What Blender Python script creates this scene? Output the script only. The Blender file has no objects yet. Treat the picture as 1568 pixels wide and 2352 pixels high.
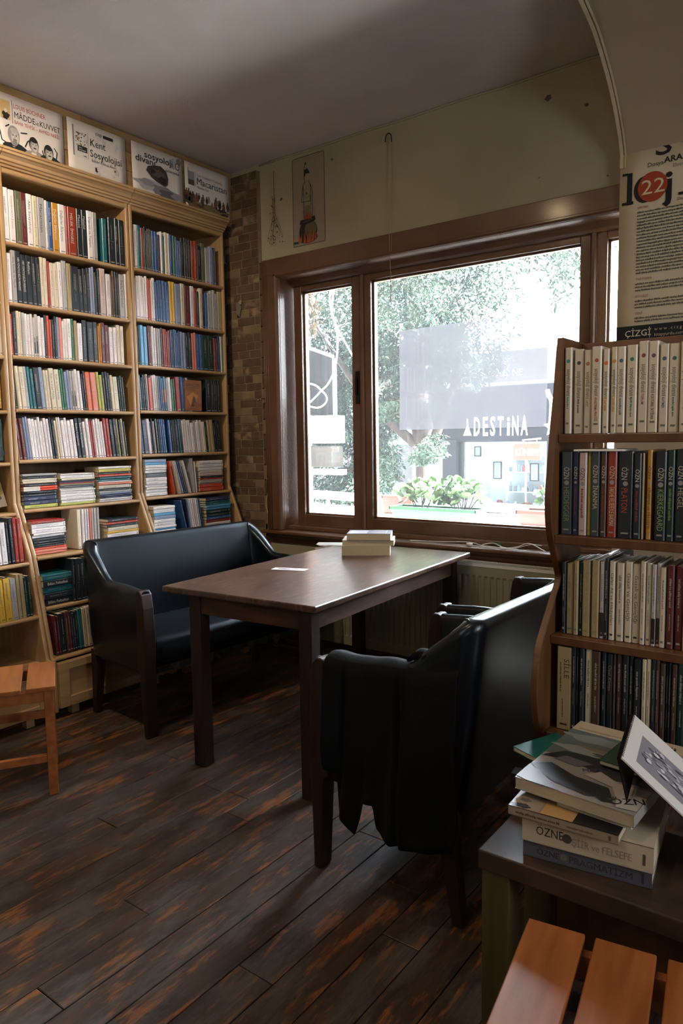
import bpy, bmesh, math, random
from mathutils import Matrix, Vector, noise
PI = math.pi
random.seed(7)
S = bpy.context.scene
# ---------------------------------------------------------------- camera
cd = bpy.data.cameras.new('camera'); cam = bpy.data.objects.new('camera', cd)
S.collection.objects.link(cam); S.camera = cam
cd.sensor_fit = 'HORIZONTAL'; cd.sensor_width = 24.0; cd.lens = 24.0 * 1661.0 / 1568.0
cd.clip_start = 0.02; cd.clip_end = 200
_R = ((0.8020, 0.0481, -0.5963), (0.5970, -0.0891, 0.7973), (-0.0148, -0.9949, -0.1002))
cx_ = Vector([_R[i][0] for i in range(3)]).normalized()
cz_ = -Vector([_R[i][2] for i in range(3)]).normalized()
cy_ = cz_.cross(cx_).normalized(); cx_ = cy_.cross(cz_)
M = Matrix((cx_, cy_, cz_)).transposed().to_4x4(); M.translation = (0, 0, 1.34)
cam.matrix_world = M
# ---------------------------------------------------------------- sky, lamps, exposure
W = bpy.data.worlds.new('sky'); S.world = W; W.use_nodes = True
nt = W.node_tree; bg = nt.nodes['Background']
tc = nt.nodes.new('ShaderNodeTexCoord'); sp = nt.nodes.new('ShaderNodeSeparateXYZ'); rp = nt.nodes.new('ShaderNodeValToRGB')
nt.links.new(tc.outputs['Generated'], sp.inputs[0]); nt.links.new(sp.outputs['Z'], rp.inputs[0]); nt.links.new(rp.outputs[0], bg.inputs[0])
rp.color_ramp.elements[0].position = 0.0; rp.color_ramp.elements[0].color = (.92, .96, 1, 1)
rp.color_ramp.elements[1].position = 0.8; rp.color_ramp.elements[1].color = (.74, .86, 1, 1)
bg.inputs[1].default_value = 31
def area(name, loc, target, size, power, col):
    l = bpy.data.lights.new(name, 'AREA'); l.shape = 'RECTANGLE'; l.size, l.size_y = size; l.energy = power; l.color = col
    o = bpy.data.objects.new(name, l); S.collection.objects.link(o); o.location = loc
    o.rotation_euler = (Vector(target) - Vector(loc)).to_track_quat('-Z', 'Y').to_euler(); return o
# ceiling lamps of the shop behind the camera, and an added cool fill light behind
area('ceiling_lamp', (-2.03, 1.33, 3.01), (-2.1, 1.6, 0), (.10, .10), 4.5, (1.0, .72, .42))
def spot(name, loc, target, power, deg, col):
    l = bpy.data.lights.new(name, 'SPOT'); l.energy = power; l.color = col; l.spot_size = math.radians(deg); l.spot_blend = .8; l.shadow_soft_size = .03
    o = bpy.data.objects.new(name, l); S.collection.objects.link(o); o.location = loc
    o.rotation_euler = (Vector(target) - Vector(loc)).to_track_quat('-Z', 'Y').to_euler(); return o
spot('shelf_spotlight', (-2.62, 1.25, 2.96), (-3.4, 2.2, 1.85), 42, 98, (1.0, .84, .66))
area('side_window_daylight', (2.53, 1.05, 1.55), (0, 1.2, 1.1), (1.1, 1.2), 26, (.90, .95, 1.0))
spot('shelf_spotlight', (-.9, .3, 2.96), (-.45, 1.8, 1.4), 14, 70, (1.0, .76, .50))
pl = bpy.data.lights.new('pendant_lamp', 'POINT'); pl.energy = 8; pl.color = (1.0, .86, .74); pl.shadow_soft_size = .18
po = bpy.data.objects.new('pendant_lamp', pl); COL0 = S.collection; COL0.objects.link(po); po.location = (-1.3, -.9, 2.2)
area('rear_fill', (1.2, -2.9, 1.5), (-1.5, 1.5, 2.2), (1.0, 2.0), 3, (.86, .93, 1.0))  # added fill light, unseen behind the camera, lifts the ceiling
sl = bpy.data.lights.new('sun', 'SUN'); sl.energy = 110; sl.angle = .02; sl.color = (1, .96, .9)
so = bpy.data.objects.new('sun', sl); COL0.objects.link(so); so.rotation_euler = Vector((-.8, -.05, -.75)).to_track_quat('-Z', 'Y').to_euler()
v = S.view_settings; v.view_transform = 'Standard'; v.look = 'None'; v.gamma = 1; v.exposure = 1.0; v.use_curve_mapping = False
cy = S.cycles; cy.max_bounces = 8; cy.diffuse_bounces = 5; cy.glossy_bounces = 3; cy.transparent_max_bounces = 12; cy.transmission_bounces = 4
cy.caustics_reflective = False; cy.caustics_refractive = False; cy.sample_clamp_indirect = 8; cy.use_denoising = True
# ---------------------------------------------------------------- colour helpers
def lin(h):
    if not isinstance(h, str): return (*h[:3], 1)
    h = h.lstrip('#'); r = []
    for i in (0, 2, 4):
        c = int(h[i:i+2], 16) / 255; r.append(c / 12.92 if c <= .04045 else ((c + .055) / 1.055) ** 2.4)
    return (*r, 1)
def _mat(name):
    m = bpy.data.materials.new(name); m.use_nodes = True; n = m.node_tree.nodes; return m, n, m.node_tree.links, n['Principled BSDF']
def N(n, t, **k):
    x = n.new(t)
    for a, b in k.items(): setattr(x, a, b)
    return x
def noise_mix(n, l, b, c1, c2, scale, stretch=(1, 1, 1), coord='Object', lo=.35, hi=.65, detail=5, rand=False):
    t = N(n, 'ShaderNodeTexCoord'); mp = N(n, 'ShaderNodeMapping'); mp.inputs['Scale'].default_value = stretch
    src = t.outputs[coord] if coord != 'World' else N(n, 'ShaderNodeNewGeometry').outputs['Position']
    if rand:
        oi = N(n, 'ShaderNodeObjectInfo'); ad = N(n, 'ShaderNodeVectorMath', operation='MULTIPLY_ADD')
        ad.inputs[1].default_value = (1, 1, 1); cb = N(n, 'ShaderNodeCombineXYZ')
        mu = N(n, 'ShaderNodeMath', operation='MULTIPLY'); mu.inputs[1].default_value = 37.0
        l.new(oi.outputs['Random'], mu.inputs[0]); l.new(mu.outputs[0], cb.inputs[0]); l.new(mu.outputs[0], cb.inputs[1])
        l.new(src, ad.inputs[0]); l.new(cb.outputs[0], ad.inputs[2]); src = ad.outputs[0]
    l.new(src, mp.inputs[0])
    nz = N(n, 'ShaderNodeTexNoise'); nz.inputs['Scale'].default_value = scale; nz.inputs['Detail'].default_value = detail
    l.new(mp.outputs[0], nz.inputs['Vector'])
    r = N(n, 'ShaderNodeValToRGB'); e = r.color_ramp.elements
    e[0].position, e[1].position = lo, hi; e[0].color, e[1].color = lin(c1), lin(c2)
    l.new(nz.outputs['Fac'], r.inputs[0]); return nz, r, mp
def mat(name, c, c2=None, rough=.5, metal=0, scale=8, stretch=(1, 1, 1), bump=0, bscale=None, coat=0, spec=.5, coord='Object', rand=False, lo=.35, hi=.65, emit=None):
    m, n, l, b = _mat(name); b.inputs['Base Color'].default_value = lin(c)
    b.inputs['Roughness'].default_value = rough; b.inputs['Metallic'].default_value = metal
    b.inputs['Coat Weight'].default_value = coat; b.inputs['Coat Roughness'].default_value = .15; b.inputs['Specular IOR Level'].default_value = spec
    nz, r, mp = noise_mix(n, l, b, c, c2 or c, scale, stretch, coord, lo, hi, rand=rand)
    l.new(r.outputs[0], b.inputs['Base Color'])
    if bump:
        n2 = nz
        if bscale:
            n2 = N(n, 'ShaderNodeTexNoise'); n2.inputs['Scale'].default_value = bscale; n2.inputs['Detail'].default_value = 4; l.new(mp.outputs[0], n2.inputs['Vector'])
        bp = N(n, 'ShaderNodeBump'); bp.inputs['Strength'].default_value = bump; bp.inputs['Distance'].default_value = .004
        l.new(n2.outputs['Fac'], bp.inputs['Height']); l.new(bp.outputs[0], b.inputs['Normal'])
    if emit: b.inputs['Emission Color'].default_value = lin(c); b.inputs['Emission Strength'].default_value = emit
    return m
def attr_mat(name, rough, coat=0, bump=0, fade=0):
    m, n, l, b = _mat(name); a = N(n, 'ShaderNodeAttribute'); a.attribute_name = 'Col'
    l.new(a.outputs['Color'], b.inputs['Base Color']); b.inputs['Roughness'].default_value = rough
    b.inputs['Coat Weight'].default_value = coat; b.inputs['Coat Roughness'].default_value = .25
    if bump:
        nz = N(n, 'ShaderNodeTexNoise'); nz.inputs['Scale'].default_value = 60; bp = N(n, 'ShaderNodeBump'); bp.inputs['Strength'].default_value = bump; bp.inputs['Distance'].default_value = .001
        l.new(nz.outputs['Fac'], bp.inputs['Height']); l.new(bp.outputs[0], b.inputs['Normal'])
    return m
MT = {}
MT['ink'] = attr_mat('printed_cover', .42, .15)
MT['paper'] = attr_mat('matt_print', .75)
MT['pages'] = mat('book_pages', '#d6c9ae', '#b9a985', .85, scale=220, stretch=(1, 1, 12), lo=.3, hi=.7)
MT['pine'] = mat('varnished_beech', '#b3926a', '#a07c52', .42, scale=3, stretch=(9, 1, 9), bump=.08, coat=.15, coord='World')
MT['pinev'] = mat('varnished_beech_upright', '#b3926a', '#a07c52', .42, scale=3, stretch=(9, 9, .8), bump=.08, coat=.15, coord='World')
MT['pineb'] = mat('beech_veneer_back', '#86694a', '#765a3c', .6, scale=3, stretch=(9, 9, .8), coord='World')
MT['board'] = mat('pine_boards', '#a2835a', '#846743', .5, scale=3, stretch=(9, 1, 6), bump=.1, coord='World', rand=True)
MT['brown'] = mat('brown_gloss_paint', '#65452e', '#563820', .42, scale=4, bump=.45, bscale=85, coat=.25, coord='World')
MT['plaster'] = mat('aged_cream_plaster', '#a59c80', '#92896c', .85, scale=1.6, bump=.25, bscale=30, coord='World', lo=.3, hi=.7)
MT['ceil'] = mat('ceiling_plaster', '#cbc3bf', '#c0b8b4', .9, scale=2, bump=.3, bscale=60, coord='World')
MT['cove'] = mat('cove_plaster', '#cfcabf', '#c4bdae', .85, scale=2, bump=.15, bscale=40, coord='World')
MT['trim'] = mat('cream_trim', '#cdbf9c', '#b9aa86', .6, scale=12, coord='World')
MT['dark'] = mat('dark_stained_wood', '#331f17', '#22140f', .5, scale=5, stretch=(6, 6, .7), bump=.12, coat=.04, spec=.35)
MT['leather'] = mat('black_leather', '#05070b', '#080b12', .29, scale=5, bump=.09, bscale=140, coat=.03, spec=.60)
MT['leather'].node_tree.nodes['Principled BSDF'].inputs['Specular Tint'].default_value = (.74, .87, 1, 1)  # bluish sheen of the window light put into the leather's tint
MT['cloth'] = mat('black_coat_cloth', '#030304', '#060607', .9, scale=7, bump=.3, bscale=90, spec=.25)
MT['apron'] = mat('worn_brown_wood', '#5a3a29', '#432a1d', .6, scale=5, stretch=(1, 1, 6), bump=.12, spec=.3)
MT['lining'] = mat('torn_grey_lining', '#3d3f40', '#222526', .9, scale=12)
MT['rad'] = mat('radiator_enamel', '#a8a48c', '#9b967c', .4, scale=5, coord='World')
MT['radw'] = mat('radiator_grille_enamel', '#f4f2ee', '#e8e5de', .35, scale=5)
MT['stool'] = mat('orange_varnished_wood', '#a8622f', '#8c4e20', .45, scale=4, stretch=(1, 7, 7), bump=.06, coat=.25, rand=True)
MT['oldtop'] = mat('worn_brown_table_top', '#4a3524', '#2c1f16', .5, scale=6, bump=.08, coat=.05)
MT['oldleg'] = mat('worn_olive_leg', '#5a4d2c', '#453a20', .5, scale=5, stretch=(5, 5, .8))
MT['casebrown'] = mat('reddish_brown_shelf_wood', '#6b4424', '#553318', .45, scale=4, stretch=(6, 6, .7), coat=.1)
MT['chrome'] = mat('steel', '#b5b5b0', None, .25, 1)
MT['iron'] = mat('black_iron', '#15110d', None, .45, .5)
MT['white'] = mat('white_plastic', '#e9e6df', None, .4)
MT['string'] = mat('old_string', '#9c8a64', None, .9)
MT['sprig'] = mat('dried_sprig', '#3a2c1c', '#4c3a22', .9)
def tablemat():
    m, n, l, b = _mat('worn_walnut_table_top')
    nz, r, mp = noise_mix(n, l, b, '#2c1b14', '#573a2b', 5, (3.0, .8, 1), lo=.32, hi=.68, detail=9); nz.inputs['Roughness'].default_value = .68
    n2 = N(n, 'ShaderNodeTexNoise'); n2.inputs['Scale'].default_value = 22; n2.inputs['Detail'].default_value = 6; l.new(mp.outputs[0], n2.inputs['Vector'])
    mx = N(n, 'ShaderNodeMix', data_type='RGBA'); mx.inputs[0].default_value = .5; r2 = N(n, 'ShaderNodeValToRGB')
    r2.color_ramp.elements[0].position = .50; r2.color_ramp.elements[1].position = .70; r2.color_ramp.elements[0].color = (0, 0, 0, 1)
    l.new(n2.outputs['Fac'], r2.inputs[0]); l.new(r2.outputs[0], mx.inputs[0]); l.new(r.outputs[0], mx.inputs[6]); mx.inputs[7].default_value = lin('#6e4f3c')
    l.new(mx.outputs[2], b.inputs['Base Color'])
    rr = N(n, 'ShaderNodeMapRange'); rr.inputs[3].default_value = .22; rr.inputs[4].default_value = .42; b.inputs['Coat Weight'].default_value = .22; b.inputs['Coat Roughness'].default_value = .28; l.new(nz.outputs['Fac'], rr.inputs[0]); l.new(rr.outputs[0], b.inputs['Roughness'])
    bp = N(n, 'ShaderNodeBump'); bp.inputs['Strength'].default_value = .1; bp.inputs['Distance'].default_value = .002; l.new(n2.outputs['Fac'], bp.inputs['Height']); l.new(bp.outputs[0], b.inputs['Normal'])
    return m
MT['table'] = tablemat()
def floormat():
    m, n, l, b = _mat('worn_painted_floorboards')
    nz, r, mp = noise_mix(n, l, b, '#291f18', '#523a28', 7, (2.6, .45, 1), 'World', .35, .65, 10, True)
    nb, rb, mb = noise_mix(n, l, b, '#000000', '#ffffff', 6.5, (3, .55, 1), 'World', .53, .60, 12, True)
    ng, rg, mg = noise_mix(n, l, b, '#000000', '#ffffff', 5, (1.8, .6, 1), 'World', .47, .58, 12)
    nd, rd, md = noise_mix(n, l, b, '#000000', '#ffffff', 7, (3, .9, 1), 'World', .28, .46, 8)
    ns, rs, ms = noise_mix(n, l, b, '#000000', '#ffffff', 22, (12, .35, 1), 'World', .42, .66, 8)
    for q_ in (nz, nb, ng, nd, ns): q_.inputs['Roughness'].default_value = .70
    nk = N(n, 'ShaderNodeTexVoronoi'); nk.inputs['Scale'].default_value = 2.6; mk = N(n, 'ShaderNodeMapping'); mk.inputs['Scale'].default_value = (1.6, .8, 1); l.new(N(n, 'ShaderNodeNewGeometry').outputs['Position'], mk.inputs[0]); l.new(mk.outputs[0], nk.inputs['Vector'])
    rk = N(n, 'ShaderNodeValToRGB'); rk.color_ramp.elements[0].position = .045; rk.color_ramp.elements[1].position = .075; rk.color_ramp.elements[0].color = (1, 1, 1, 1); rk.color_ramp.elements[1].color = (0, 0, 0, 1); l.new(nk.outputs['Distance'], rk.inputs[0])
    def mix(a, bcol, f, k=1):
        x = N(n, 'ShaderNodeMix', data_type='RGBA'); l.new(a, x.inputs[6]); x.inputs[7].default_value = lin(bcol)
        if k != 1:
            q = N(n, 'ShaderNodeMath', operation='MULTIPLY'); q.inputs[1].default_value = k; l.new(f, q.inputs[0]); f = q.outputs[0]
        l.new(f, x.inputs[0]); return x.outputs[2]
    c = mix(r.outputs[0], '#a8642f', rb.outputs[0], .75)
    c = mix(c, '#5f5a54', rg.outputs[0], .62)
    iv = N(n, 'ShaderNodeMath', operation='SUBTRACT'); iv.inputs[0].default_value = 1; l.new(rd.outputs[0], iv.inputs[1])
    c = mix(c, '#17110e', iv.outputs[0], .85)
    c = mix(c, '#241913', rs.outputs[0], .5)
    c = mix(c, '#130d0a', rk.outputs[0], .8)
    l.new(c, b.inputs['Base Color'])
    rr = N(n, 'ShaderNodeMapRange'); rr.inputs[3].default_value = .62; rr.inputs[4].default_value = .40; l.new(ng.outputs['Fac'], rr.inputs[0]); l.new(rr.outputs[0], b.inputs['Roughness'])
    bp = N(n, 'ShaderNodeBump'); bp.inputs['Strength'].default_value = .35; bp.inputs['Distance'].default_value = .003; l.new(ns.outputs['Fac'], bp.inputs['Height']); l.new(bp.outputs[0], b.inputs['Normal'])
    return m
MT['floor'] = floormat()
MT['gap'] = mat('floor_joint_dirt', '#0c0908', None, .9)
MT['br1'] = mat('brown_travertine', '#5d4630', '#493622', .75, scale=14, bump=.3, bscale=30, rand=True)
MT['br2'] = mat('tan_travertine', '#7b664a', '#6b573b', .75, scale=10, bump=.3, bscale=30, rand=True)
MT['br3'] = mat('veined_travertine', '#57402a', '#8a7558', .75, scale=11, bump=.3, bscale=30, rand=True, lo=.52, hi=.68)
MT['grout'] = mat('brick_grout', '#7b6d57', '#665a46', .9, scale=9, coord='World')
def glassmat(name, tint, gl, dirt=0):
    m, n, l, b = _mat(name); n.remove(b); out = n['Material Output']
    t = N(n, 'ShaderNodeBsdfTransparent'); t.inputs[0].default_value = (*tint, 1)
    g = N(n, 'ShaderNodeBsdfGlossy'); g.inputs['Roughness'].default_value = .03
    f = N(n, 'ShaderNodeFresnel'); f.inputs[0].default_value = 1.45; mx = N(n, 'ShaderNodeMixShader')
    q = N(n, 'ShaderNodeMath', operation='MULTIPLY'); q.inputs[1].default_value = gl; l.new(f.outputs[0], q.inputs[0]); l.new(q.outputs[0], mx.inputs[0])
    l.new(t.outputs[0], mx.inputs[1]); l.new(g.outputs[0], mx.inputs[2])
    if dirt:
        d = N(n, 'ShaderNodeBsdfTranslucent'); d.inputs[0].default_value = (.9, .92, .95, 1)
        m2 = N(n, 'ShaderNodeMixShader'); m2.inputs[0].default_value = dirt; l.new(mx.outputs[0], m2.inputs[1]); l.new(d.outputs[0], m2.inputs[2]); l.new(m2.outputs[0], out.inputs[0])
    else: l.new(mx.outputs[0], out.inputs[0])
    return m
MT['glass'] = glassmat('window_glass', (.97, .98, .98), 1.0, .007)
MT['shopglass'] = glassmat('shop_glass', (.93, .96, .97), 1.0)
def sheetmat():
    m, n, l, b = _mat('translucent_sheet'); n.remove(b); out = n['Material Output']
    t = N(n, 'ShaderNodeBsdfTransparent'); t.inputs[0].default_value = (.42, .42, .44, 1)
    d = N(n, 'ShaderNodeBsdfTranslucent'); d.inputs[0].default_value = (.048, .047, .050, 1)
    d2 = N(n, 'ShaderNodeBsdfDiffuse'); d2.inputs[0].default_value = (.50, .48, .52, 1)
    a = N(n, 'ShaderNodeMixShader'); a.inputs[0].default_value = .3; c = N(n, 'ShaderNodeMixShader'); c.inputs[0].default_value = .62
    l.new(d.outputs[0], a.inputs[1]); l.new(d2.outputs[0], a.inputs[2]); l.new(t.outputs[0], c.inputs[1]); l.new(a.outputs[0], c.inputs[2]); l.new(c.outputs[0], out.inputs[0])
    return m
MT['sheet'] = sheetmat()
MT['leafa'] = mat('pale_green_leaf', '#3a4c40', '#18251e', .6, scale=3, spec=.12, coord='World', lo=.4, hi=.6)
MT['leafd'] = mat('dry_leaf', '#54452f', '#3d3322', .7, scale=3, coord='World')
MT['leafg'] = mat('geranium_leaf', '#5f7a4a', '#3f5c34', .5, spec=.2, scale=12, rand=True)
MT['bark'] = mat('tree_bark', '#342b27', '#201b18', .9, scale=6, stretch=(3, 3, .6), bump=.6)
MT['terra'] = mat('terracotta_plastic', '#5e2f22', '#52291d', .6, scale=8)
MT['green'] = mat('green_plastic', '#27593a', '#224d32', .45, scale=8)
MT['soil'] = mat('soil', '#2a2019', '#1c1510', .95, scale=30)
MT['ledge'] = mat('pale_concrete_ledge', '#c4c4c6', '#b2b3b6', .8, scale=5, coord='World')
MT['pipe'] = mat('white_painted_pipe', '#6a6a70', '#606068', .5, scale=3)
MT['street'] = mat('pale_paving', '#a5a3a0', '#9a9894', .85, scale=2, coord='World')
MT['navy'] = mat('dark_blue_facade', '#0b0f16', '#080a0f', .7, spec=.15, scale=2, coord='World')
MT['facade'] = mat('pale_facade', '#4f4c48', '#45423e', .85, scale=2, coord='World')
MT['shopw'] = mat('shop_interior_white', '#b0b8bc', '#a2abb0', .8, scale=3)
MT['grayp'] = mat('grey_panel', '#15181b', '#101215', .55, scale=4)
MT['signw'] = mat('white_sign', '#c9c5c0', None, .5)
MT['redsign'] = mat('red_sign', '#4a1813', None, .5)
MT['kun'] = mat('orange_sign', '#6b2c1e', None, .5)
MT['bottle'] = attr_mat('display_goods', .4)

# ---------------------------------------------------------------- object helpers
COL = S.collection
def tag(o, label=None, cat=None, group=None, kind=None):
    if label: o['label'] = label
    if cat: o['category'] = cat
    if group: o['group'] = group
    if kind: o['kind'] = kind
    return o
def empty(name, loc=(0, 0, 0), rz=0, label=None, cat=None, group=None, kind=None):
    o = bpy.data.objects.new(name, None); o.empty_display_size = .1; COL.objects.link(o); o.location = loc; o.rotation_euler = (0, 0, rz)
    return tag(o, label, cat, group, kind)
GL = {}
def glyphs(s, bold=0.0):
    k = (s, bold)
    if k not in GL:
        c = bpy.data.curves.new('t', 'FONT'); c.body = s; c.size = 1; c.resolution_u = 2; c.offset = bold; c.dimensions = '2D'; c.fill_mode = 'FRONT'
        o = bpy.data.objects.new('t', c); me = bpy.data.meshes.new_from_object(o)
        GL[k] = ([(w.co.x, w.co.y) for w in me.vertices], [tuple(p.vertices) for p in me.polygons])
        bpy.data.objects.remove(o); bpy.data.curves.remove(c); bpy.data.meshes.remove(me)
    return GL[k]
class MB:
    def __init__(s): s.v = []; s.f = []; s.m = []; s.c = []; s.T = None
    def face(s, idx, m=0, c=(1, 1, 1, 1)): s.f.append(tuple(idx)); s.m.append(m); s.c.append(c)
    def av(s, p):
        p = Vector(p)
        if s.T is not None: p = s.T @ p
        s.v.append(tuple(p)); return len(s.v) - 1
    def box(s, x0, x1, y0, y1, z0, z1, m=0, c=(1, 1, 1, 1)):
        i = [s.av((x, y, z)) for z in (z0, z1) for y in (y0, y1) for x in (x0, x1)]
        for q in ((0, 2, 3, 1), (4, 5, 7, 6), (0, 1, 5, 4), (2, 6, 7, 3), (0, 4, 6, 2), (1, 3, 7, 5)): s.face([i[k] for k in q], m, c)
        return s
    def prism(s, poly, a0, a1, ax='Y', m=0, c=(1, 1, 1, 1)):
        def P(u, w, t): return {'Y': (u, t, w), 'X': (t, u, w), 'Z': (u, w, t)}[ax]
        A = [s.av(P(u, w, a0)) for u, w in poly]; B = [s.av(P(u, w, a1)) for u, w in poly]; n = len(poly)
        s.face(A, m, c); s.face(B[::-1], m, c)
        for k in range(n): s.face((A[k], B[k], B[(k+1) % n], A[(k+1) % n]), m, c)
        return s
    def tube(s, pts, r, n=8, m=0, c=(1, 1, 1, 1), cap=True):
        pts = [Vector(p) for p in pts]; R = r if isinstance(r, (list, tuple)) else [r] * len(pts); rings = []
        for k, p in enumerate(pts):
            d = (pts[min(k+1, len(pts)-1)] - pts[max(k-1, 0)]).normalized()
            a = d.orthogonal().normalized() if k == 0 else (a - d * a.dot(d)).normalized()
            b = d.cross(a)
            rings.append([s.av(p + (a * math.cos(2*PI*j/n) + b * math.sin(2*PI*j/n)) * R[k]) for j in range(n)])
        for k in range(len(rings)-1):
            for j in range(n): s.face((rings[k][j], rings[k][(j+1) % n], rings[k+1][(j+1) % n], rings[k+1][j]), m, c)
        if cap: s.face(rings[0][::-1], m, c); s.face(rings[-1], m, c)
        return s
    def grid(s, fn, nu, nv, m=0, c=(1, 1, 1, 1), closeu=False):
        I = [[s.av(fn(i / (nu if closeu else nu - 1), j / (nv - 1))) for j in range(nv)] for i in range(nu)]
        for i in range(nu if closeu else nu - 1):
            for j in range(nv - 1): a = (i + 1) % nu; s.face((I[i][j], I[a][j], I[a][j+1], I[i][j+1]), m, c)
        return I
    def poly(s, pts, m=0, c=(1, 1, 1, 1)): s.face([s.av(p) for p in pts], m, c)
    def build(s, name, mats, parent=None, smooth=False, bevel=0, seg=2, label=None, cat=None, group=None, kind=None, solid=0):
        me = bpy.data.meshes.new(name); me.from_pydata(s.v, [], s.f)
        mats = mats if isinstance(mats, (list, tuple)) else [mats]
        for q in mats: me.materials.append(MT[q] if isinstance(q, str) else q)
        me.polygons.foreach_set('material_index', s.m)
        if any(c != (1, 1, 1, 1) for c in s.c):
            at = me.color_attributes.new('Col', 'FLOAT_COLOR', 'CORNER'); buf = []
            for f, c in zip(s.f, s.c): buf.extend(tuple(c) * len(f))
            at.data.foreach_set('color', buf)
        if smooth: me.polygons.foreach_set('use_smooth', [True] * len(s.f))
        me.update()
        bm = bmesh.new(); bm.from_mesh(me)
        if not any(c != (1, 1, 1, 1) for c in s.c): bmesh.ops.recalc_face_normals(bm, faces=bm.faces)
        bm.to_mesh(me); bm.free()
        o = bpy.data.objects.new(name, me); COL.objects.link(o)
        if parent is not None: o.parent = parent
        if bevel:
            b = o.modifiers.new('b', 'BEVEL'); b.width = bevel; b.segments = seg; b.limit_method = 'ANGLE'; b.angle_limit = .6
        if solid: q = o.modifiers.new('s', 'SOLIDIFY'); q.thickness = solid
        return tag(o, label, cat, group, kind)
def copy(o, parent=None, loc=None, rot=None, sc=None):
    c = o.copy(); COL.objects.link(c)
    if parent is not None: c.parent = parent
    if loc is not None: c.location = loc
    if rot is not None: c.rotation_euler = rot
    if sc is not None: c.scale = sc
    return c
def copy_tree(o, parent=None):
    c = o.copy(); COL.objects.link(c); c.parent = parent
    for ch in list(o.children): copy_tree(ch, c)
    return c
class Flat:
    """flat print on a plane: o origin, u/v unit directions, n normal"""
    def __init__(s, mb, o, u, v, m=0):
        s.mb, s.o, s.u, s.v, s.m = mb, Vector(o), Vector(u).normalized(), Vector(v).normalized(), m; s.n = s.u.cross(s.v); s.k = 1
    def P(s, a, b): return s.o + s.u * a + s.v * b + s.n * (s.k * .0001)
    def poly(s, pts, c): s.mb.poly([s.P(a, b) for a, b in pts], s.m, lin(c)); s.k += 1
    def rect(s, a0, b0, a1, b1, c): s.poly([(a0, b0), (a1, b0), (a1, b1), (a0, b1)], c)
    def ell(s, a, b, ra, rb, c, n=18, rot=0):
        s.poly([(a + ra*math.cos(t)*math.cos(rot) - rb*math.sin(t)*math.sin(rot), b + ra*math.cos(t)*math.sin(rot) + rb*math.sin(t)*math.cos(rot)) for t in [2*PI*k/n for k in range(n)]], c)
    def line(s, pts, w, c):
        for (a0, b0), (a1, b1) in zip(pts, pts[1:]):
            d = math.hypot(a1-a0, b1-b0) or 1; x, y = -(b1-b0)/d*w/2, (a1-a0)/d*w/2
            s.mb.poly([s.P(a0+x, b0+y), s.P(a0-x, b0-y), s.P(a1-x, b1-y), s.P(a1+x, b1+y)], s.m, lin(c))
        s.k += 1
    def blob(s, a, b, ra, rb, c, seed=0, n=22, amp=.3):
        rr = random.Random(seed); ph = [rr.random()*6 for _ in range(3)]
        s.poly([(a + ra*(1+amp*math.sin(3*t+ph[0])*.6+amp*.4*math.sin(7*t+ph[1]))*math.cos(t), b + rb*(1+amp*math.sin(2*t+ph[2])*.5+amp*.5*math.sin(5*t+ph[0]))*math.sin(t)) for t in [2*PI*k/n for k in range(n)]], c)
    def text(s, t, a, b, size, c, sx=1.0, bold=0, rot=0, width=None, vmax=None):
        V, F = glyphs(t, bold)
        if width:
            wd = max(x for x, _ in V) - min(x for x, _ in V); sx = width / (wd * size)
        cr, sr = math.cos(rot), math.sin(rot)
        if vmax is not None:
            for f in F:
                p = [(a + V[i][0]*size*sx, b + V[i][1]*size) for i in f]; q = []
                for (x0, y0), (x1, y1) in zip(p, p[1:] + p[:1]):
                    if y0 <= vmax: q.append((x0, y0))
                    if (y0 - vmax) * (y1 - vmax) < 0: t_ = (vmax-y0)/(y1-y0); q.append((x0+(x1-x0)*t_, vmax))
                if len(q) > 2: s.mb.poly([s.P(*w) for w in q], s.m, lin(c))
            s.k += 1; return
        base = []
        for x, y in V:
            x, y = x*size*sx, y*size; base.append(s.mb.av(s.P(a + x*cr - y*sr, b + x*sr + y*cr)))
        for f in F: s.mb.face([base[i] for i in f], s.m, lin(c))
        s.k += 1
    def words(s, a, b, length, h, c, seed=0, gap=.35):
        """an unreadably small line of print: word-sized dashes"""
        rr = random.Random(seed); x = 0; lc = lin(c)
        while x < length:
            for _ in range(rr.randint(3, 9)):
                w = h * rr.uniform(.30, .62); y0 = b + (0 if rr.random() < .9 else -h*.22); y1 = b + h * (1 if rr.random() < .3 else .72)
                if x + w > length: break
                s.mb.poly([s.P(a+x, y0), s.P(a+x+w, y0), s.P(a+x+w*rr.uniform(.75, 1), y1), s.P(a+x+w*rr.uniform(0, .2), y1)], s.m, lc); x += w + h*.13
            x += h * gap
        s.k += 1
ORD = 'first second third fourth fifth sixth seventh eighth ninth tenth eleventh twelfth thirteenth fourteenth fifteenth sixteenth seventeenth eighteenth nineteenth twentieth'.split()
def ordinal(n):
    if n <= 20: return ORD[n-1]
    t = ['twenty', 'thirty', 'forty', 'fifty'][n//10-2]
    return {20: 'twentieth', 30: 'thirtieth', 40: 'fortieth'}.get(n) or f'{t}-{ORD[n%10-1]}'
def catm(P_, n=8):
    P_ = [Vector(p) for p in P_]; Q = [P_[0]] + P_ + [P_[-1]]; out = []
    for i in range(1, len(Q)-2):
        for t in range(n):
            u = t/n; a, b_, c, e = Q[i-1], Q[i], Q[i+1], Q[i+2]
            out.append(.5*((2*b_) + (c-a)*u + (2*a-5*b_+4*c-e)*u*u + (3*b_-a-3*c+e)*u**3))
    out.append(P_[-1]); return out
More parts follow.
